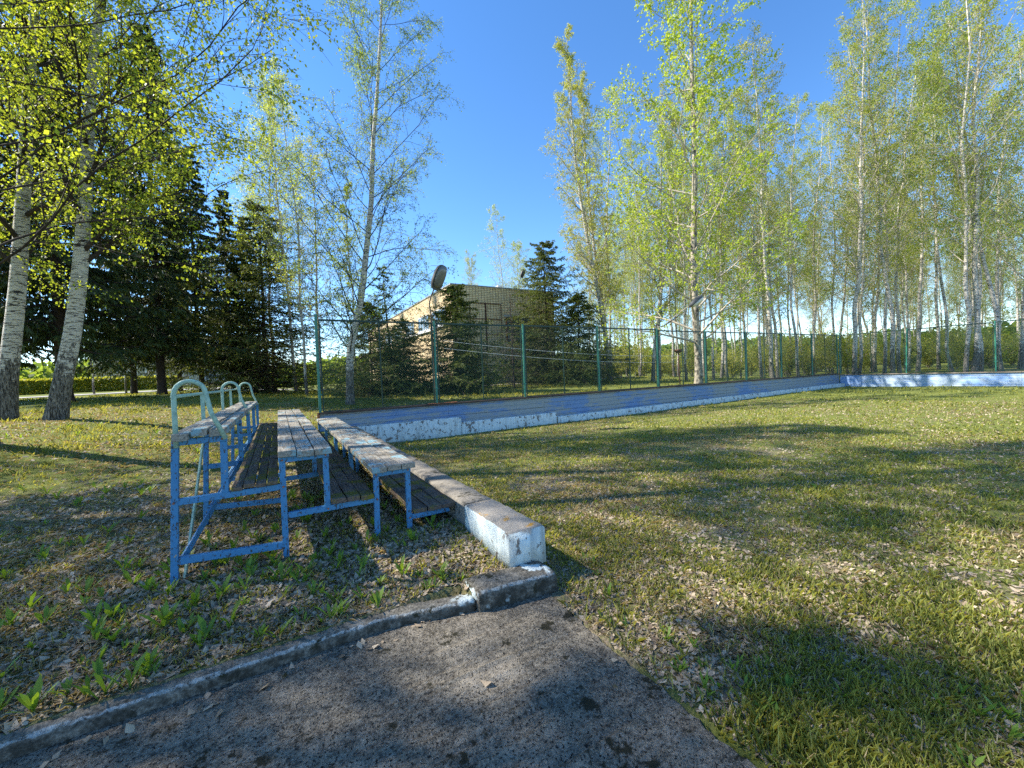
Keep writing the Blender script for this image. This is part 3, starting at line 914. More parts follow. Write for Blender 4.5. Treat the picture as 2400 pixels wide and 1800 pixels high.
def resample(P, n_):
    P = spl(P, 200); s = np.concatenate([[0], np.cumsum(np.linalg.norm(np.diff(P, axis=0), axis=1))])
    # finer near the base
    q = np.linspace(0, 1, n_) ** 1.35 * s[-1]
    return np.stack([np.interp(q, s, P[:, i]) for i in range(3)], 1)

def birch(seed, H, r0, path=None, lean=(0, 0), bend=0, start=.3, k1=30, k2=9, k3=5, nl=8, lsize=.07, L1=3.2, droop=-.16, ang=42, leaf='leaf_birch', limb='birch_limb', trunk='birch', name='birch_tree', lfun=None, jit=.05, hang=.5, s3=1.0, up1=.10, rr=.45, sub=6, dead_low=0, noise=.12):
    rg = np.random.default_rng(seed)
    P = (resample(path, 26) if path is not None else resample(trunk_path(rg, H, lean, 16, .5 * H / 20, bend), 26))
    R = trunk_rad(26, r0, .012, P=P)
    root = empty(name, (0, 0, 0))
    V, F = tubes(P[None], R[None], 14)
    mesh_np('trunk', V, [F], M[trunk], root, smooth=True)
    prof = lfun or (lambda t: L1 * np.clip(1.15 * np.sqrt(np.clip(1 - (t - start) / (1.02 - start), 0, 1)) * (.55 + .45 * np.clip((t - start) / .2, 0, 1)), .12, 2))
    P1, R1, L1s = grow(rg, P[None], R[None], k1, start, .985, (ang, 9), prof, 9, (up1, -.02), noise, rr, .008)
    P2, R2, L2s = grow(rg, P1, R1, k2, .18, 1.0, (42, 12), lambda t: (1.3 - .75 * t) * L1 * .36, sub, (.03, droop), .13, .6, .004)
    P3, R3, L3s = grow(rg, P2, R2, k3, .15, 1.0, (40, 15), lambda t: (.75 - .3 * t) * L1 * .20 * s3, 3, (-.02, droop * 2.2), .12, .7, .0025)
    # scale secondary lengths with their parents
    sc2 = np.clip(L1s / L1, .25, 1.1).repeat(k2); P2 = P2[:, :1] + (P2 - P2[:, :1]) * sc2[:, None, None]
    sc3 = sc2.repeat(k3)
    P3r, R3, _ = grow(np.random.default_rng(seed + 1), P2, R2, k3, .15, 1.0, (40, 15), lambda t: (.75 - .3 * t) * L1 * .20 * s3, 3, (-.02, droop * 2.2), .12, .7, .0025)
    P3 = P3r[:, :1] + (P3r - P3r[:, :1]) * np.clip(sc3, .45, 1)[:, None, None]
    V, F = join([tubes(P1, R1, 6), tubes(P2, R2, 4), tubes(P3, R3, 3)])
    mesh_np('branches', V, [F], M[limb], root, smooth=True)
    Va, Fa, ra = leaves(rg, P3, nl, lsize, jit, hang)
    Vb, Fb, rb_ = leaves(rg, P2, max(2, nl // 2), lsize, jit * 1.4, hang, .35)
    V, F = join([(Va, Fa), (Vb, Fb)])
    mesh_np('foliage', V, [F], M[leaf], root, r=np.concatenate([ra, rb_]))
    return root

def spruce(seed, H, r0, start=.06, k1=95, k2=16, nn=16, L1=3.0, mat='needle', nsize=.13, droop=-.35, hang=.5, tip=1.0, dens=1.0, lowcut=None, name='spruce_tree', asp=.28, pe=.85):
    rg = np.random.default_rng(seed)
    P = resample(trunk_path(rg, H, (0, 0), 12, .2), 20); R = trunk_rad(20, r0, .01, .3, P=P)
    root = empty(name, (0, 0, 0))
    V, F = tubes(P[None], R[None], 10)
    mesh_np('trunk', V, [F], M['spruce_bark'], root, smooth=True)
    prof = lambda t: L1 * np.clip((1.03 - t) / (1.03 - start), .02, 1) ** pe * rg.uniform(.6, 1.1, t.shape)
    P1, R1, L1s = grow(rg, P[None], R[None], k1, start, .99, (88, 7), prof, 7, (-.10, .15), .06, .32, .006)
    P2, R2, _ = grow(rg, P1, R1, k2, .12, 1.0, (55, 8), lambda t: (1.15 - .8 * t) * L1 * .30, 4, (-.10, -.22 * hang), .08, .5, .003, plane=.35)
    sc2 = np.clip(L1s / L1, .12, 1.1).repeat(k2); P2 = P2[:, :1] + (P2 - P2[:, :1]) * sc2[:, None, None]
    V, F = join([tubes(P1, R1, 5), tubes(P2, R2, 3)])
    mesh_np('branches', V, [F], M['spruce_bark'], root)
    def spray(P_, n_, sz, sp_=.8):
        N, m_, _ = P_.shape
        t = .05 + .97 * rg.random((N, n_)); f = np.clip(t, 0, .999) * (m_ - 1); i = np.clip(f.astype(int), 0, m_ - 2); w_ = (f - i)[..., None]; ar = np.arange(N)[:, None]
        p = (P_[ar, i] * (1 - w_) + P_[ar, i + 1] * w_).reshape(-1, 3); T = nrm(P_[ar, i + 1] - P_[ar, i]).reshape(-1, 3)
        n2 = len(p)
        ax = nrm(T * 1.0 + rg.normal(0, sp_ * .6, (n2, 3)) + np.array([0, 0, -.45 * hang]))
        sd_ = nrm(np.cross(ax, rg.normal(0, 1, (n2, 3)) + np.array([0, 0, 1.2])))
        s = sz * rg.uniform(.6, 1.35, (n2, 1))
        V = np.stack([p, p + ax * s * .4 + sd_ * s * asp * .5, p + ax * s, p + ax * s * .4 - sd_ * s * asp * .5], 1).reshape(-1, 3)
        up_ = np.clip(.5 + rg.normal(0, .17, n2) + rg.normal(0, .15, N).repeat(n_), 0, 1)
        return V, np.arange(n2 * 4).reshape(-1, 4), up_
    Va, Fa, ra = spray(P2, int(nn * dens), nsize)
    Vb, Fb, rb_ = spray(P1, int(nn * 1.5 * dens), nsize * .9)
    V, F = join([(Va, Fa), (Vb, Fb)])
    mesh_np('foliage', V, [F], M[mat], root, r=np.concatenate([ra, rb_]))
    return root

def place(o, x, y, label, cat, group=None, rz=None, dz=-.06):
    o.location = (x, y, float(ground_z(x, y)) + dz)
    if rz is not None: o.rotation_euler[2] = rz
    tag(o, label, cat, group)
    return o
rnd = random.Random(11)

# ---- left foreground birches
zA = float(ground_z(-6.49, 16.49)); zB = float(ground_z(-5.29, 15.78))
def rel(pts): 
    p = np.array(pts, float); return p - p[0]
pathA = rel([(-6.49, 16.49, 1.0), (-6.30, 16.40, 2.6), (-6.0, 16.31, 4.84), (-5.75, 16.23, 7.36), (-5.52, 16.17, 9.89), (-5.24, 16.07, 12.41), (-5.0, 16, 15), (-4.9, 16, 18)])
pathB = rel([(-5.29, 15.78, .85), (-5.05, 15.65, 2.0), (-4.73, 15.53, 3.52), (-4.39, 15.4, 6.03), (-4.16, 15.34, 8.56), (-3.88, 15.24, 11.08), (-3.71, 15.18, 12.34), (-3.5, 15.1, 17.5)])
o = birch(21, 17, .19, pathA, start=.34, k1=30, k2=11, k3=6, nl=10, lsize=.065, L1=4.2, up1=.04, leaf='leaf_near', limb='dark_limb', droop=-.14)
place(o, -6.49, 16.49, 'big white birch trunk at the left edge, leftmost of the two leaning birches', 'birch', 'leaning birches at the left')
o = birch(22, 17, .19, pathB, start=.36, k1=32, k2=11, k3=6, nl=10, lsize=.065, L1=4.4, up1=.04, leaf='leaf_near', limb='dark_limb', droop=-.14)
place(o, -5.29, 15.78, 'big leaning white birch with grey flared base, nearest the bleacher', 'birch', 'leaning birches at the left')
# ---- overhanging tree whose trunk stands just outside the left edge
lf = lambda t: 8.6 * np.clip(1.25 - t, .25, .85)
o = birch(31, 15, .19, start=.30, k1=40, k2=14, k3=8, nl=13, lsize=.066, L1=7.0, rr=.15, noise=.09, leaf='leaf_near', limb='dark_limb', ang=62, up1=.05, lfun=lf, droop=-.10, jit=.07)
place(o, -4.95, 11.7, 'yellow green birch crown overhanging the top left corner', 'birch')
o = birch(32, 14, .17, start=.30, k1=32, k2=10, k3=6, nl=7, lsize=.085, L1=4.2, leaf='leaf_near', limb='dark_limb', ang=55, droop=-.12)  # unseen birch added to throw dappled shade on the near bank
place(o, -10.2, 9.2, 'unseen birch added outside the left edge to shade the near ground', 'birch')
copy = copy_tree(o, (-8.5, 6.0, .3), 2.1, .80); tag(copy, 'unseen birch added left of the slab to dapple the concrete', 'birch')  # unseen copy added so that its crown shades the slab
copy = copy_tree(o, (-13.5, 14.0, .7), 4.1, 1.1); tag(copy, 'birch beyond the left edge behind the leaning pair', 'birch')

o = birch(33, 17, .15, resample([(0, 0, 0), (.35, .3, 2), (1.0, .8, 5.5), (1.9, 1.5, 10), (2.6, 2.1, 14), (3.1, 2.45, 17)], 20), start=.72, k1=9, k2=6, k3=4, nl=4, lsize=.07, L1=1.6, leaf='leaf_near', limb='dark_limb')
place(o, -6.0, 8.14, 'slender leaning birch with a bare stem outside the left edge, its shadow crossing the grass', 'birch')
# ---- birch C, kinked, alone against the sky
pathC = rel([(2.755, 19.19, .43), (2.80, 19.19, 1.8), (2.875, 19.19, 2.95), (3.238, 19.19, 4.41), (3.52, 19.19, 5.7), (3.728, 19.19, 7.16), (4.124, 19.19, 9.95), (4.266, 19.19, 12.08), (4.606, 19.19, 14.9), (5.02, 19.19, 19.3), (5.2, 19.19, 23)])
o = birch(41, 22, .155, pathC, start=.16, k1=56, k2=12, k3=8, nl=8, lsize=.058, L1=5.2, leaf='leaf_dark', limb='dark_limb', ang=50, droop=-.26, up1=.05, jit=.05, rr=.20, noise=.07)
place(o, 2.755, 19.19, 'tall kinked birch with sparse leaves against open sky behind the first fence panel', 'birch')

# ---- aspen
o = birch(51, 33, .21, resample([(0, 0, 0), (.05, 0, 2), (-.05, .05, 5), (.1, .1, 9), (.3, 0, 14), (.4, .1, 20), (.45, 0, 26), (.5, 0, 33)], 20), start=.14, k1=64, k2=12, k3=4, nl=10, lsize=.125, L1=6.4, leaf='leaf_aspen', limb='pale_limb', trunk='aspen_bark', name='aspen_tree', ang=62, up1=.075, droop=.03, jit=.07, hang=.15, s3=.8, rr=.36,
          lfun=lambda t: 8.4 * np.clip(1.03 - t, .02, 1) ** .55 * np.clip(.72 + (t - .14) * 2, 0, 1))
place(o, 21.9, 15.3, 'large spreading aspen with bright fresh leaves behind the fence, tallest tree of the middle', 'aspen')

# ---- birch variants for the stands
var = []
for i in range(6):
    var.append(birch(60 + i, 24, .088 + .018 * (i % 3), lean=((-1.2, 1.0, .5, -.6, 1.6, 0)[i], (.4, -.5, .9, 0, .3, -.8)[i]), bend=(.5, -.4, .2, .7, -.2, 0)[i], start=(.34, .42, .3, .46, .38, .5)[i], k1=36, k2=10, k3=5, nl=5, lsize=.085,
                     limb='pale_limb', rr=.34, L1=(4.4, 3.8, 4.8, 3.8, 4.4, 4.0)[i], leaf=('leaf_birch', 'leaf_birch', 'leaf_olive', 'leaf_birch', 'leaf_dark', 'leaf_olive')[i], ang=46, droop=-.17, jit=.08))
thin = []
for i in range(2):
    thin.append(birch(80 + i, 17, .08, lean=(.6 - i, .3), start=.32, k1=26, k2=8, k3=5, nl=7, lsize=.08, L1=2.4, leaf=('leaf_birch', 'leaf_dark')[i], ang=36, droop=-.14, jit=.06))
used = {}
def put(src, x, y, s, rz, label, cat='birch', group=None, tilt=(0, 0)):
    z_ = float(ground_z(x, y)) - .08
    if id(src) not in used:
        used[id(src)] = 1
        src.location = (x, y, z_); src.rotation_euler = (tilt[0], tilt[1], rz); src.scale = (s,) * 3
        return tag(src, label, cat, group)
    c = copy_tree(src, (x, y, z_), rz, s, tilt)
    for key in ('label', 'category', 'group'):
        if key in c: del c[key]
    return tag(c, label, cat, group)

GL = 'birches behind the bleacher'
put(var[0], 1.48, 26.9, .80, .5, 'slim birch just left of the first fence post, nearest of its group', group=GL)
put(var[4], 1.19, 34.0, .98, 2.0, 'tall pale birch left of the fence, second from the narrow spruce', group=GL)
put(var[2], 2.6, 31.5, .72, 3.3, 'short leafy birch between the kinked birch and the fence end', group=GL)
put(var[1], -.3, 40.5, 1.18, 1.2, 'far tall birch with pale top rising above the narrow spruce', group=GL)
put(thin[0], 4.6, 29, .85, 1, 'thin young birch seen right of the kinked birch trunk', group=GL)
put(thin[1], -6.8, 38.7, .8, 1, 'thin dark stem among the spruces behind the handrail', group=GL)
put(thin[1], -15.0, 52.7, .8, 2, 'thin birch by the far path, left of the cream house', group=GL)
put(thin[0], -11.5, 47.5, .8, 2, 'slender birch in front of the clipped hedge', group=GL)
put(var[3], -2.0, 52, 1.0, .3, 'far birch behind the dark spruces, left of the fence', group=GL)
# behind the building
put(var[0], 29.6, 52.2, 1.06, .2, 'hazy birch rising over the brick roof, tallest of the roof row', group='birches above the roof')
put(var[4], 30.2, 63.5, .86, 1.2, 'small far birch over the left part of the brick roof', group='birches above the roof')
put(var[2], 27.3, 58.0, .84, 2.2, 'leafy yellow birch just over the brick roof vent', group='birches above the roof')
put(var[1], 33.5, 52.0, .9, 3.2, 'birch over the right end of the brick roof', group='birches above the roof')
put(var[5], 36, 58.0, .95, 5.2, 'far olive birch behind the floodlight on the roof', group='birches above the roof')

# ---- leaning pair right of the building
pc = resample([(0, 0, 0), (-.25, 0, 3), (-.9, 0, 7), (-1.9, .1, 12), (-2.6, .2, 18), (-2.9, .2, 26)], 20)
o = birch(91, 26, .17, pc, start=.30, k1=44, k2=10, k3=6, nl=8, lsize=.08, L1=3.9, leaf='leaf_olive', limb='pale_limb', ang=40, droop=-.19)
place(o, 22.4, 23.3, 'tall twisted birch leaning left over the shed, right of the large spruce', 'birch', 'leaning birches by the shed')
o2 = copy_tree(o, (24.2, 25.2, .6), .35, .93)
del o2['label']; tag(o2, 'second leaning birch by the shed, slightly shorter, nearer the aspen', 'birch', 'leaning birches by the shed')
place(birch(92, 20, .13, resample([(0, 0, 0), (.2, 0, 2), (1.0, 0, 6), (2.4, .1, 11), (3.2, .2, 17), (3.4, .2, 21)], 20), start=.28, k1=34, k2=9, k3=5, nl=7, lsize=.085, L1=3.4, leaf='leaf_birch', ang=40, droop=-.17), 24.6, 21.0, 'dark birch trunk bent to the right between the shed and the feeder', 'birch')

# ---- forest on the right
rg = np.random.default_rng(77)
def cam_px(x, y):
    r_ = x * right.x + y * right.y; f_ = x * fwd.x + y * fwd.y
    return (1200 + 943 * r_ / f_ if f_ > .5 else 9999), f_
def from_px(px, dep):
    r_ = (px - 1200) / 943 * dep
    # solve in the ground plane
    A = np.array([[right.x, right.y], [fwd.x, fwd.y]]); s_ = np.linalg.solve(A, [r_, dep]); return s_[0], s_[1]
stand = []
front = [(1432, 34, 0, 1.0), (1545, 33, 2, .95), (1580, 36, 1, .98), (1608, 30, 3, .92), (1672, 31, 0, .95), (1690, 36, 5, 1.0), (1705, 34, 1, 1.0), (1785, 33, 4, .98), (1812, 27, 5, .93), (1822, 35, 2, .95), (1872, 29, 1, .85), (1905, 36, 0, 1.0),
         (2002, 29, 2, 1.08), (2012, 30.5, 3, 1.05), (2072, 31, 0, 1.15), (2092, 29.5, 4, 1.18), (2108, 34, 1, 1.1), (2150, 36, 5, 1.1), (2232, 33, 3, 1.15), (2262, 27, 0, 1.2), (2282, 27.8, 5, 1.18), (2298, 30, 1, 1.1), (2345, 28, 4, 1.15), (2392, 30, 2, 1.15), (2405, 33, 0, 1.15),
         (1500, 40, 3, 1.0), (1650, 42, 4, 1.0), (1750, 42, 2, 1.05), (1950, 40, 0, 1.1), (2050, 40, 2, 1.15), (2200, 40, 1, 1.2), (2330, 38, 5, 1.2)]
for px, d, v_, s_ in front:
    x, y = from_px(px, d); stand.append((x, y, v_, s_, px, d))
tries = 0
while len(stand) < 125 and tries < 4000:
    tries += 1
    px = rg.uniform(1370, 2480); d = rg.uniform(38, 74)
    x, y = from_px(px, d)
    if min((x - a[0]) ** 2 + (y - a[1]) ** 2 for a in stand) < 5.0: continue
    if x < 32 and y > 29 and x < 31.5: continue
    stand.append((x, y, int(rg.integers(0, 6)), rg.uniform(.82, 1.05), px, d))
PXF = [cam_px(x, 12.3)[0] for x in FX] + [cam_px(32.4, y)[0] for y in (8.92, 5.45, 2.0)]
ordn = ['first', 'second', 'third', 'fourth', 'fifth', 'sixth', 'seventh', 'eighth', 'ninth', 'first', 'second', 'third']
bins = {}
for t_ in stand:
    b_ = int(np.searchsorted(PXF, t_[4])) - 1
    bins.setdefault(min(max(b_, 0), 11), []).append(t_)
ranks = ['nearest', 'second nearest', 'third nearest', 'fourth nearest', 'fifth nearest', 'sixth nearest', 'seventh nearest', 'eighth nearest', 'ninth nearest', 'tenth nearest', 'eleventh nearest', 'twelfth nearest', 'thirteenth nearest', 'fourteenth nearest', 'fifteenth nearest', 'sixteenth nearest', 'seventeenth nearest', 'eighteenth nearest']
tints = ['yellow green', 'yellow green', 'olive', 'yellow green', 'dark green', 'olive']
for b_, lst in bins.items():
    lst.sort(key=lambda q: q[5])
    for i, (x, y, v_, s_, px, d) in enumerate(lst):
        side = 'side' if b_ < 9 else 'far end'
        lab = '%s %s birch seen through the %s panel of the %s fence' % (tints[v_], ranks[min(i, 17)], ordn[b_], side)
        put(var[v_], x, y, s_, rg.uniform(0, 6.28), lab, group='birch wood beyond the rink', tilt=(rg.normal(0, .02), rg.normal(0, .02)))

# ---- spruces
spA = spruce(101, 25, .24, start=.20, k1=175, k2=20, nn=20, L1=5.2, nsize=.26, hang=1.5, pe=.7)
spB = spruce(102, 12, .13, start=.05, k1=230, k2=20, nn=24, L1=6.4, pe=.62, mat='needle_bright', nsize=.13, hang=.5)
spC = spruce(103, 8, .09, start=.03, k1=210, k2=20, nn=24, L1=5.4, pe=.62, mat='needle_bright', nsize=.12, hang=.4)
GS = 'dark spruces on the left'
put(spA, -8.8, 27.5, 1.0, 0, 'large dark spruce right behind the leaning birch pair', 'spruce', GS)
put(spA, -6.3, 33.0, .93, 1.3, 'tallest dark drooping spruce of the left group, above the handrail', 'spruce', GS)
put(spA, -12.9, 31.3, 1.0, 2.3, 'dark spruce at the left edge behind the birch trunks', 'spruce', GS)
put(spA, -10.3, 44.5, .85, 3.3, 'far spruce by the path with a bare dark trunk', 'spruce', GS)
put(spA, -5.2, 40.0, .78, 4.3, 'mid dark spruce behind the first handrail arch', 'spruce', GS)
put(spA, -2.9, 37.0, .62, 5.3, 'dark spruce behind the middle of the bleacher', 'spruce', GS)
put(spA, -2.2, 45.7, .66, .7, 'far dark spruce filling the gap left of the narrow spruce', 'spruce', GS)
put(spA, -8.3, 50.7, .8, 1.7, 'farthest dark spruce at the bend of the path', 'spruce', GS)
put(spA, -17.5, 36, 1.0, 2.7, 'dark spruce beyond the left edge', 'spruce', GS)
put(spB, -.77, 36.3, 1.22, 0, 'narrow pointed spruce left of the slim birches', 'spruce', GS)
GM = 'spruces in front of the brick building'
put(spB, 18.05, 25.4, .92, 1, 'tall conical spruce covering the right end of the brick building', 'spruce', GM)
put(spC, 19.6, 23.6, .86, 2, 'lower bushy spruce just right of the tall conical one', 'spruce', GM)
put(spC, 9.2, 22.4, .82, 3, 'small dark spruce in front of the brick building corner', 'spruce', GM)
put(spC, 10.8, 24.6, .42, 5, 'smallest spruce right of the building corner', 'spruce', GM)
spD = spruce(105, 9, .10, start=.06, k1=80, k2=13, nn=11, L1=4.2, pe=.7, mat='needle_bright', nsize=.13, hang=.5)
put(spD, 6.2, 25.3, .88, 4, 'spruce with open layered branches left of the building corner', 'spruce', GM)
put(spC, 4.6, 23.6, .68, 5, 'low bushy spruce behind the first fence panel', 'spruce', GM)
put(spC, 7.3, 26.5, .60, 1.5, 'bushy spruce between the lamp and the kinked birch', 'spruce', GM)
ds = spruce(104, 6.2, .05, start=.05, k1=60, k2=12, nn=4, L1=1.5, mat='needle_dead', nsize=.06, hang=.2)
place(ds, 13.2, 22.4, 'dead grey spruce skeleton in front of the rusty pipe frame', 'dead spruce')

# ---- shrubs and hedge
def shrub(seed, H, W_, n_, mat, lsize):
    rg_ = np.random.default_rng(seed)
    root = empty('shrub', (0, 0, 0))
    b0 = np.stack([np.zeros((1, 3)), np.array([[0, 0, .3]])], 1)
    P1, R1, _ = grow(rg_, b0, np.full((1, 2), .03), 16, .0, .8, (28, 12), lambda t: H * np.ones_like(t), 6, (.02, 0), .12, .8, .006)
    P2, R2, _ = grow(rg_, P1, R1, 12, .15, 1, (40, 15), lambda t: H * .28 * np.ones_like(t), 4, (.02, 0), .15, .6, .003)
    V, F = join([tubes(P1, R1, 5), tubes(P2, R2, 3)])
    mesh_np('stems', V, [F], M['birch_limb'], root)
    V, F, r_ = leaves(rg_, P2, n_, lsize, .10, .1)
    mesh_np('foliage', V, [F], M[mat], root, r=r_)
    return root
sh = [shrub(1, 3.4, 2, 22, 'shrub_leaf', .11), shrub(2, 2.6, 2, 22, 'leaf_olive', .11), shrub(3, 4.2, 2, 20, 'shrub_leaf', .12)]
pos = []
tries = 0
while len(pos) < 46 and tries < 3000:
    tries += 1
    px = rg.uniform(1395, 2480); d = rg.uniform(34, 58)
    x, y = from_px(px, d)
    if pos and min((x - a[0]) ** 2 + (y - a[1]) ** 2 for a in pos) < 3: continue
    if x < 32 and y > 29: continue
    pos.append((x, y, px, d))
bins = {}
for t_ in pos:
    b_ = int(np.searchsorted(PXF, t_[2])) - 1
    bins.setdefault(min(max(b_, 0), 11), []).append(t_)
for b_, lst in bins.items():
    lst.sort(key=lambda q: q[3])
    for i, (x, y, px, d) in enumerate(lst):
        v_ = int(rg.integers(0, 3))
        side = 'side' if b_ < 9 else 'far end'
        lab = '%s bush under the birches, %s through the %s %s panel' % (['tall yellow green', 'low olive', 'tallest airy green'][v_], ranks[min(i, 17)], ordn[b_], side)
        put(sh[v_], x, y, rg.uniform(.45, 1.25), rg.uniform(0, 6), lab, 'shrub', 'bushes under the birches')
def hedge(x0, y0, x1, y1, h, w_):
    rg_ = np.random.default_rng(4); n_ = 26000
    t = rg_.random(n_); p = np.stack([x0 + (x1 - x0) * t, y0 + (y1 - y0) * t, np.zeros(n_)], 1)
    face = rg_.random(n_)
    p[:, 2] = np.where(face < .4, h, h * rg_.random(n_)) + rg_.normal(0, .06, n_)
    off = np.where(face < .4, rg_.uniform(-w_ / 2, w_ / 2, n_), np.sign(rg_.random(n_) - .5) * w_ / 2) + rg_.normal(0, .07, n_)
    d = nrm(np.array([x1 - x0, y1 - y0])); p[:, 0] += -d[1] * off; p[:, 1] += d[0] * off
    V, F, r_ = leaves(rg_, np.stack([p, p + rg_.normal(0, .05, p.shape)], 1), 1, .22, .02, .0)
    c0 = np.array([x0, y0, 0.0]); V = V - np.array([x0, y0, 0])
    o = mesh_np('hedge', V, [F], M['shrub_leaf'], None, r=r_)
    o.location = (x0, y0, float(ground_z((x0 + x1) / 2, (y0 + y1) / 2)) - .15)
    return tag(o, 'clipped bright green hedge beyond the path, in front of the cream house', 'hedge')
hedge(-30, 66, -11.5, 70, 1.7, 1.4)
# distant wood closing the horizon
rgw = np.random.default_rng(9); n_ = 90000
azs = np.radians(rgw.uniform(-40, 95, n_)); dd = rgw.uniform(95, 130, n_)
hh = (2.5 + 5 * fbm(np.degrees(azs), dd * .0, .14, 4) * 1.0)
pz = rgw.random(n_) ** .8 * hh
P_ = np.stack([np.sin(azs) * dd, np.cos(azs) * dd, 1.2 + pz], 1)
V, F, r_ = leaves(rgw, np.stack([P_, P_ + .1], 1), 1, .9, .2, 0)
o = mesh_np('woods', V, [F], M['leaf_dark'], None, r=r_); tag(o, kind='stuff')
for n_s in list(used): pass

# ------------------------------------------------------------------ ground cover
def scatter(rg_, n_, r0, r1, az0, az1, power=1.0):
    u = rg_.random(n_); r_ = r0 * (r1 / r0) ** u if power == 1 else (r0 ** power + u * (r1 ** power - r0 ** power)) ** (1 / power)
    a = np.radians(rg_.uniform(az0, az1, n_))
    return np.sin(a) * r_, np.cos(a) * r_, r_
def keep_ground(x, y):
    slab_ = (x < np.minimum(1.66, 1.655 - .0192 * (2.36 - y))) & (y < ky(x) - .05); kerb_ = (x < 1.77) & (y > ky(x) - .34) & (y < ky(x) + .02)
    wall_ = (x > 1.49) & (x < 1.86) & (y > 2.6) & (y < 12); pl = (y > 11.86) & (y < 12.4) & (x > .9)
    rw_ = (x > 32.3) & (x < 32.6)
    far_path = np.zeros_like(x, bool)
    return ~(slab_ | kerb_ | wall_ | pl | rw_)
def blades(name, rg_, x, y, h, w_, mat, lean=.35, nclump=1, spread=.02, dz=-.01):
    if nclump > 1:
        x = np.repeat(x, nclump); y = np.repeat(y, nclump); h = np.repeat(h, nclump); w_ = np.repeat(w_, nclump)
        x = x + rg_.normal(0, spread, len(x)) * (h / .08); y = y + rg_.normal(0, spread, len(y)) * (h / .08)
    k_ = keep_ground(x, y); x, y, h, w_ = x[k_], y[k_], h[k_], w_[k_]
    n2 = len(x); z_ = ground_z(x, y) + dz
    h = h * rg_.uniform(.5, 1.25, n2)
    az = rg_.random(n2) * 6.283; ln = np.abs(rg_.normal(0, lean, n2)) + .08
    d = np.stack([np.cos(az) * ln, np.sin(az) * ln, np.ones(n2)], 1); d = nrm(d)
    sd_ = np.stack([-np.sin(az + rg_.normal(0, .7, n2)), np.cos(az), np.zeros(n2)], 1); sd_ = nrm(sd_)
    p = np.stack([x, y, z_], 1)
    m_ = p + d * (h * .55)[:, None]
    t = m_ + nrm(d + np.stack([np.cos(az) * ln * 1.6, np.sin(az) * ln * 1.6, -ln * .7], 1)) * (h * .5)[:, None]
    hw = (w_ * .5)[:, None]
    V = np.stack([p - sd_ * hw * .6, p + sd_ * hw * .6, m_ + sd_ * hw, t, m_ - sd_ * hw], 1).reshape(-1, 3)
    b_ = np.arange(n2)[:, None] * 5
    F = b_ + np.array([[0, 1, 2, 3, 4]])
    r_ = np.clip(rg_.normal(.5, .25, n2) - .38 * sm(8, 13, y) * ((y > 12.3) | (x < 1.5)), 0, 1)  # far lawn blades darkened to stand for spruce shade, and as lusher green
    o = mesh_np(name, V, [F], M[mat], None, r=r_); tag(o, kind='stuff'); return o
rg = np.random.default_rng(500)
# grass on the rink and behind
x, y, r_ = scatter(rg, 240000, 1.3, 40, -60, 120)
rk = zone_rink(x, y)
dn = fbm(x, y, .55, 3) * .6 + fbm(x + 50, y, 3.0, 2) * .4
kp = rg.random(len(x)) < np.where(rk, sm(.40, .70, dn) * .72 + .04, sm(.40, .66, dn) * np.where(y < 8.5, .13, .9) + .02)
x, y, r_ = x[kp], y[kp], r_[kp]
h = (.035 + .035 * fbm(x, y, 1.2, 2)) * (1 + .035 * r_)
# taller beside the slab edge, plinth and beyond the fence
h = h + .06 * np.exp(-((x - 1.75) / .22) ** 2) * (y < 2.4) * rg.random(len(x)) ** 2
h = h + .06 * ((y > 12.3) | ((x < -1.5) & (y > 9))) * rg.random(len(x))
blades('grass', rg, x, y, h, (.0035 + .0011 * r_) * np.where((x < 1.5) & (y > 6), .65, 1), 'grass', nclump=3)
# dry straw
x, y, r_ = scatter(rg, 150000, 1.3, 24, -60, 120)
kp = rg.random(len(x)) < sm(.65, .35, fbm(x, y, .5, 3)) * .8 + .12
x, y, r_ = x[kp], y[kp], r_[kp]
blades('dry_grass', rg, x, y, .05 + .02 * rg.random(len(x)) + .0008 * r_, .0025 + .0009 * r_, 'straw', lean=2.2, nclump=2, spread=.03, dz=.004)
# dead leaves
x, y, r_ = scatter(rg, 210000, 1.3, 22, -60, 120)
dn = fbm(x + 9, y + 3, .6, 3)
kp = (rg.random(len(x)) < (sm(.26, .54, dn) * .9 + .15) * np.where(x > 1.6, .62, 1) + .5 * ((x < 1.5) & (y < 8))) & keep_ground(x, y)
kp = kp | ((rg.random(len(x)) < .0004) & (x < 1.6) & (y < 2.6)) | ((rg.random(len(x)) < .05) & (x < 1.6) & (y < 2.66) & (y > 2.54))
x, y, r_ = x[kp], y[kp], r_[kp]
n2 = len(x); p = np.stack([x, y, np.where((x < 1.62) & (y < 2.67), .016, ground_z(x, y)) + rg.uniform(.002, .014, n2)], 1)
az = rg.random(n2) * 6.283
ax_ = nrm(np.stack([np.cos(az), np.sin(az), rg.normal(0, .42, n2)], 1)); sd_ = nrm(np.cross(ax_, np.stack([rg.normal(0, .5, n2), rg.normal(0, .5, n2), np.ones(n2)], 1)))
nn_ = np.cross(sd_, ax_)
s = ((.010 + .016 * rg.random(n2) ** 1.6) * (1 + .40 * (x < 1.5)) + .0009 * r_)[:, None]
cu = rg.normal(0, .25, (n2, 1)) * s
V = np.stack([p - ax_ * s, p - ax_ * s * .2 + sd_ * s * .62 + nn_ * np.abs(cu) * -1, p + ax_ * s + nn_ * cu, p - ax_ * s * .2 - sd_ * s * .62 + nn_ * np.abs(cu) * -1, p - nn_ * 0], 1)
V = V.reshape(-1, 3); b_ = np.arange(n2)[:, None] * 5
F1 = b_ + np.array([[0, 4, 1]]); F2 = b_ + np.array([[1, 4, 2]]); F3 = b_ + np.array([[2, 4, 3]]); F4 = b_ + np.array([[3, 4, 0]])
rr = np.clip(rg.normal(.5, .28, n2), 0, 1)
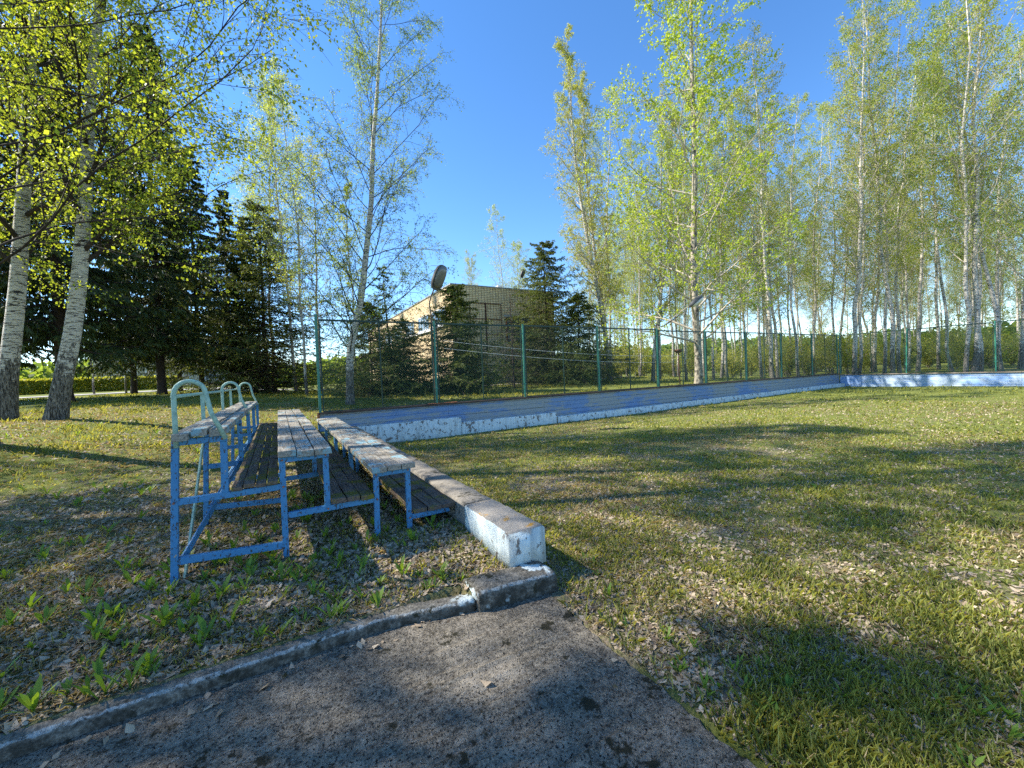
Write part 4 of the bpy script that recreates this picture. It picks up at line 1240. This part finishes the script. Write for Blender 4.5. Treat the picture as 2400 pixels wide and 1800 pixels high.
o = mesh_np('fallen_leaves', V, [F1, F2, F3, F4], M['dead'], None, r=np.tile(rr, 4)); tag(o, kind='stuff')
# broad leaved weeds: rosettes
def weeds(n_, region, hmin, hmax, rmin=1.3, rmax=16):
    x, y, r_ = scatter(rg, n_, rmin, rmax, -60, 120)
    kp = region(x, y) & keep_ground(x, y); x, y, r_ = x[kp], y[kp], r_[kp]
    nl_ = 7
    hh_ = rg.uniform(hmin, hmax, len(x))
    x = np.repeat(x, nl_); y = np.repeat(y, nl_); h = np.repeat(hh_, nl_) * rg.uniform(.6, 1.1, len(x)); n3 = len(x)
    az = rg.random(n3) * 6.283; ln = rg.uniform(.25, 1.0, n3)
    d = nrm(np.stack([np.cos(az) * ln, np.sin(az) * ln, np.ones(n3)], 1)); sd_ = np.stack([-np.sin(az), np.cos(az), np.zeros(n3)], 1)
    p = np.stack([x, y, ground_z(x, y)], 1) + rg.normal(0, .006, (n3, 3)) * [1, 1, 0]
    H_ = h[:, None]; out_ = np.stack([np.cos(az), np.sin(az), np.zeros(n3)], 1)
    a1 = p + d * H_ * .35; a2 = p + d * H_ * .7 + out_ * H_ * .04; a3 = p + d * H_ * .95 + out_ * H_ * .16 
    wv = H_ * .10
    V = np.stack([p - sd_ * wv * .2, p + sd_ * wv * .2, a1 + sd_ * wv * .6, a2 + sd_ * wv, a3, a2 - sd_ * wv, a1 - sd_ * wv * .6], 1).reshape(-1, 3)
    b_ = np.arange(n3)[:, None] * 7
    return V, b_ + np.array([[0, 1, 2, 6]]), b_ + np.array([[6, 2, 3, 5]]), b_ + np.array([[3, 4, 5]]), n3
bank = lambda x, y: (x < 1.5) & (y > 2.75) & (fbm(x + 3, y, .9, 3) > .46) & (rg.random(len(x)) < .75)
rinkw = lambda x, y: (x > 1.75) & (fbm(x + 8, y, .8, 3) > .55) & (rg.random(len(x)) < .55)
for reg, n_, h0, h1 in ((bank, 5200, .06, .16), (rinkw, 4200, .03, .09)):
    V, F1, F2, F3, n3 = weeds(n_, reg, h0, h1)
    o = mesh_np('weeds', V, [F1, F2, F3], M['weed'], None, r=np.tile(np.clip(rg.normal(.5, .25, n3), 0, 1), 3)); tag(o, kind='stuff')
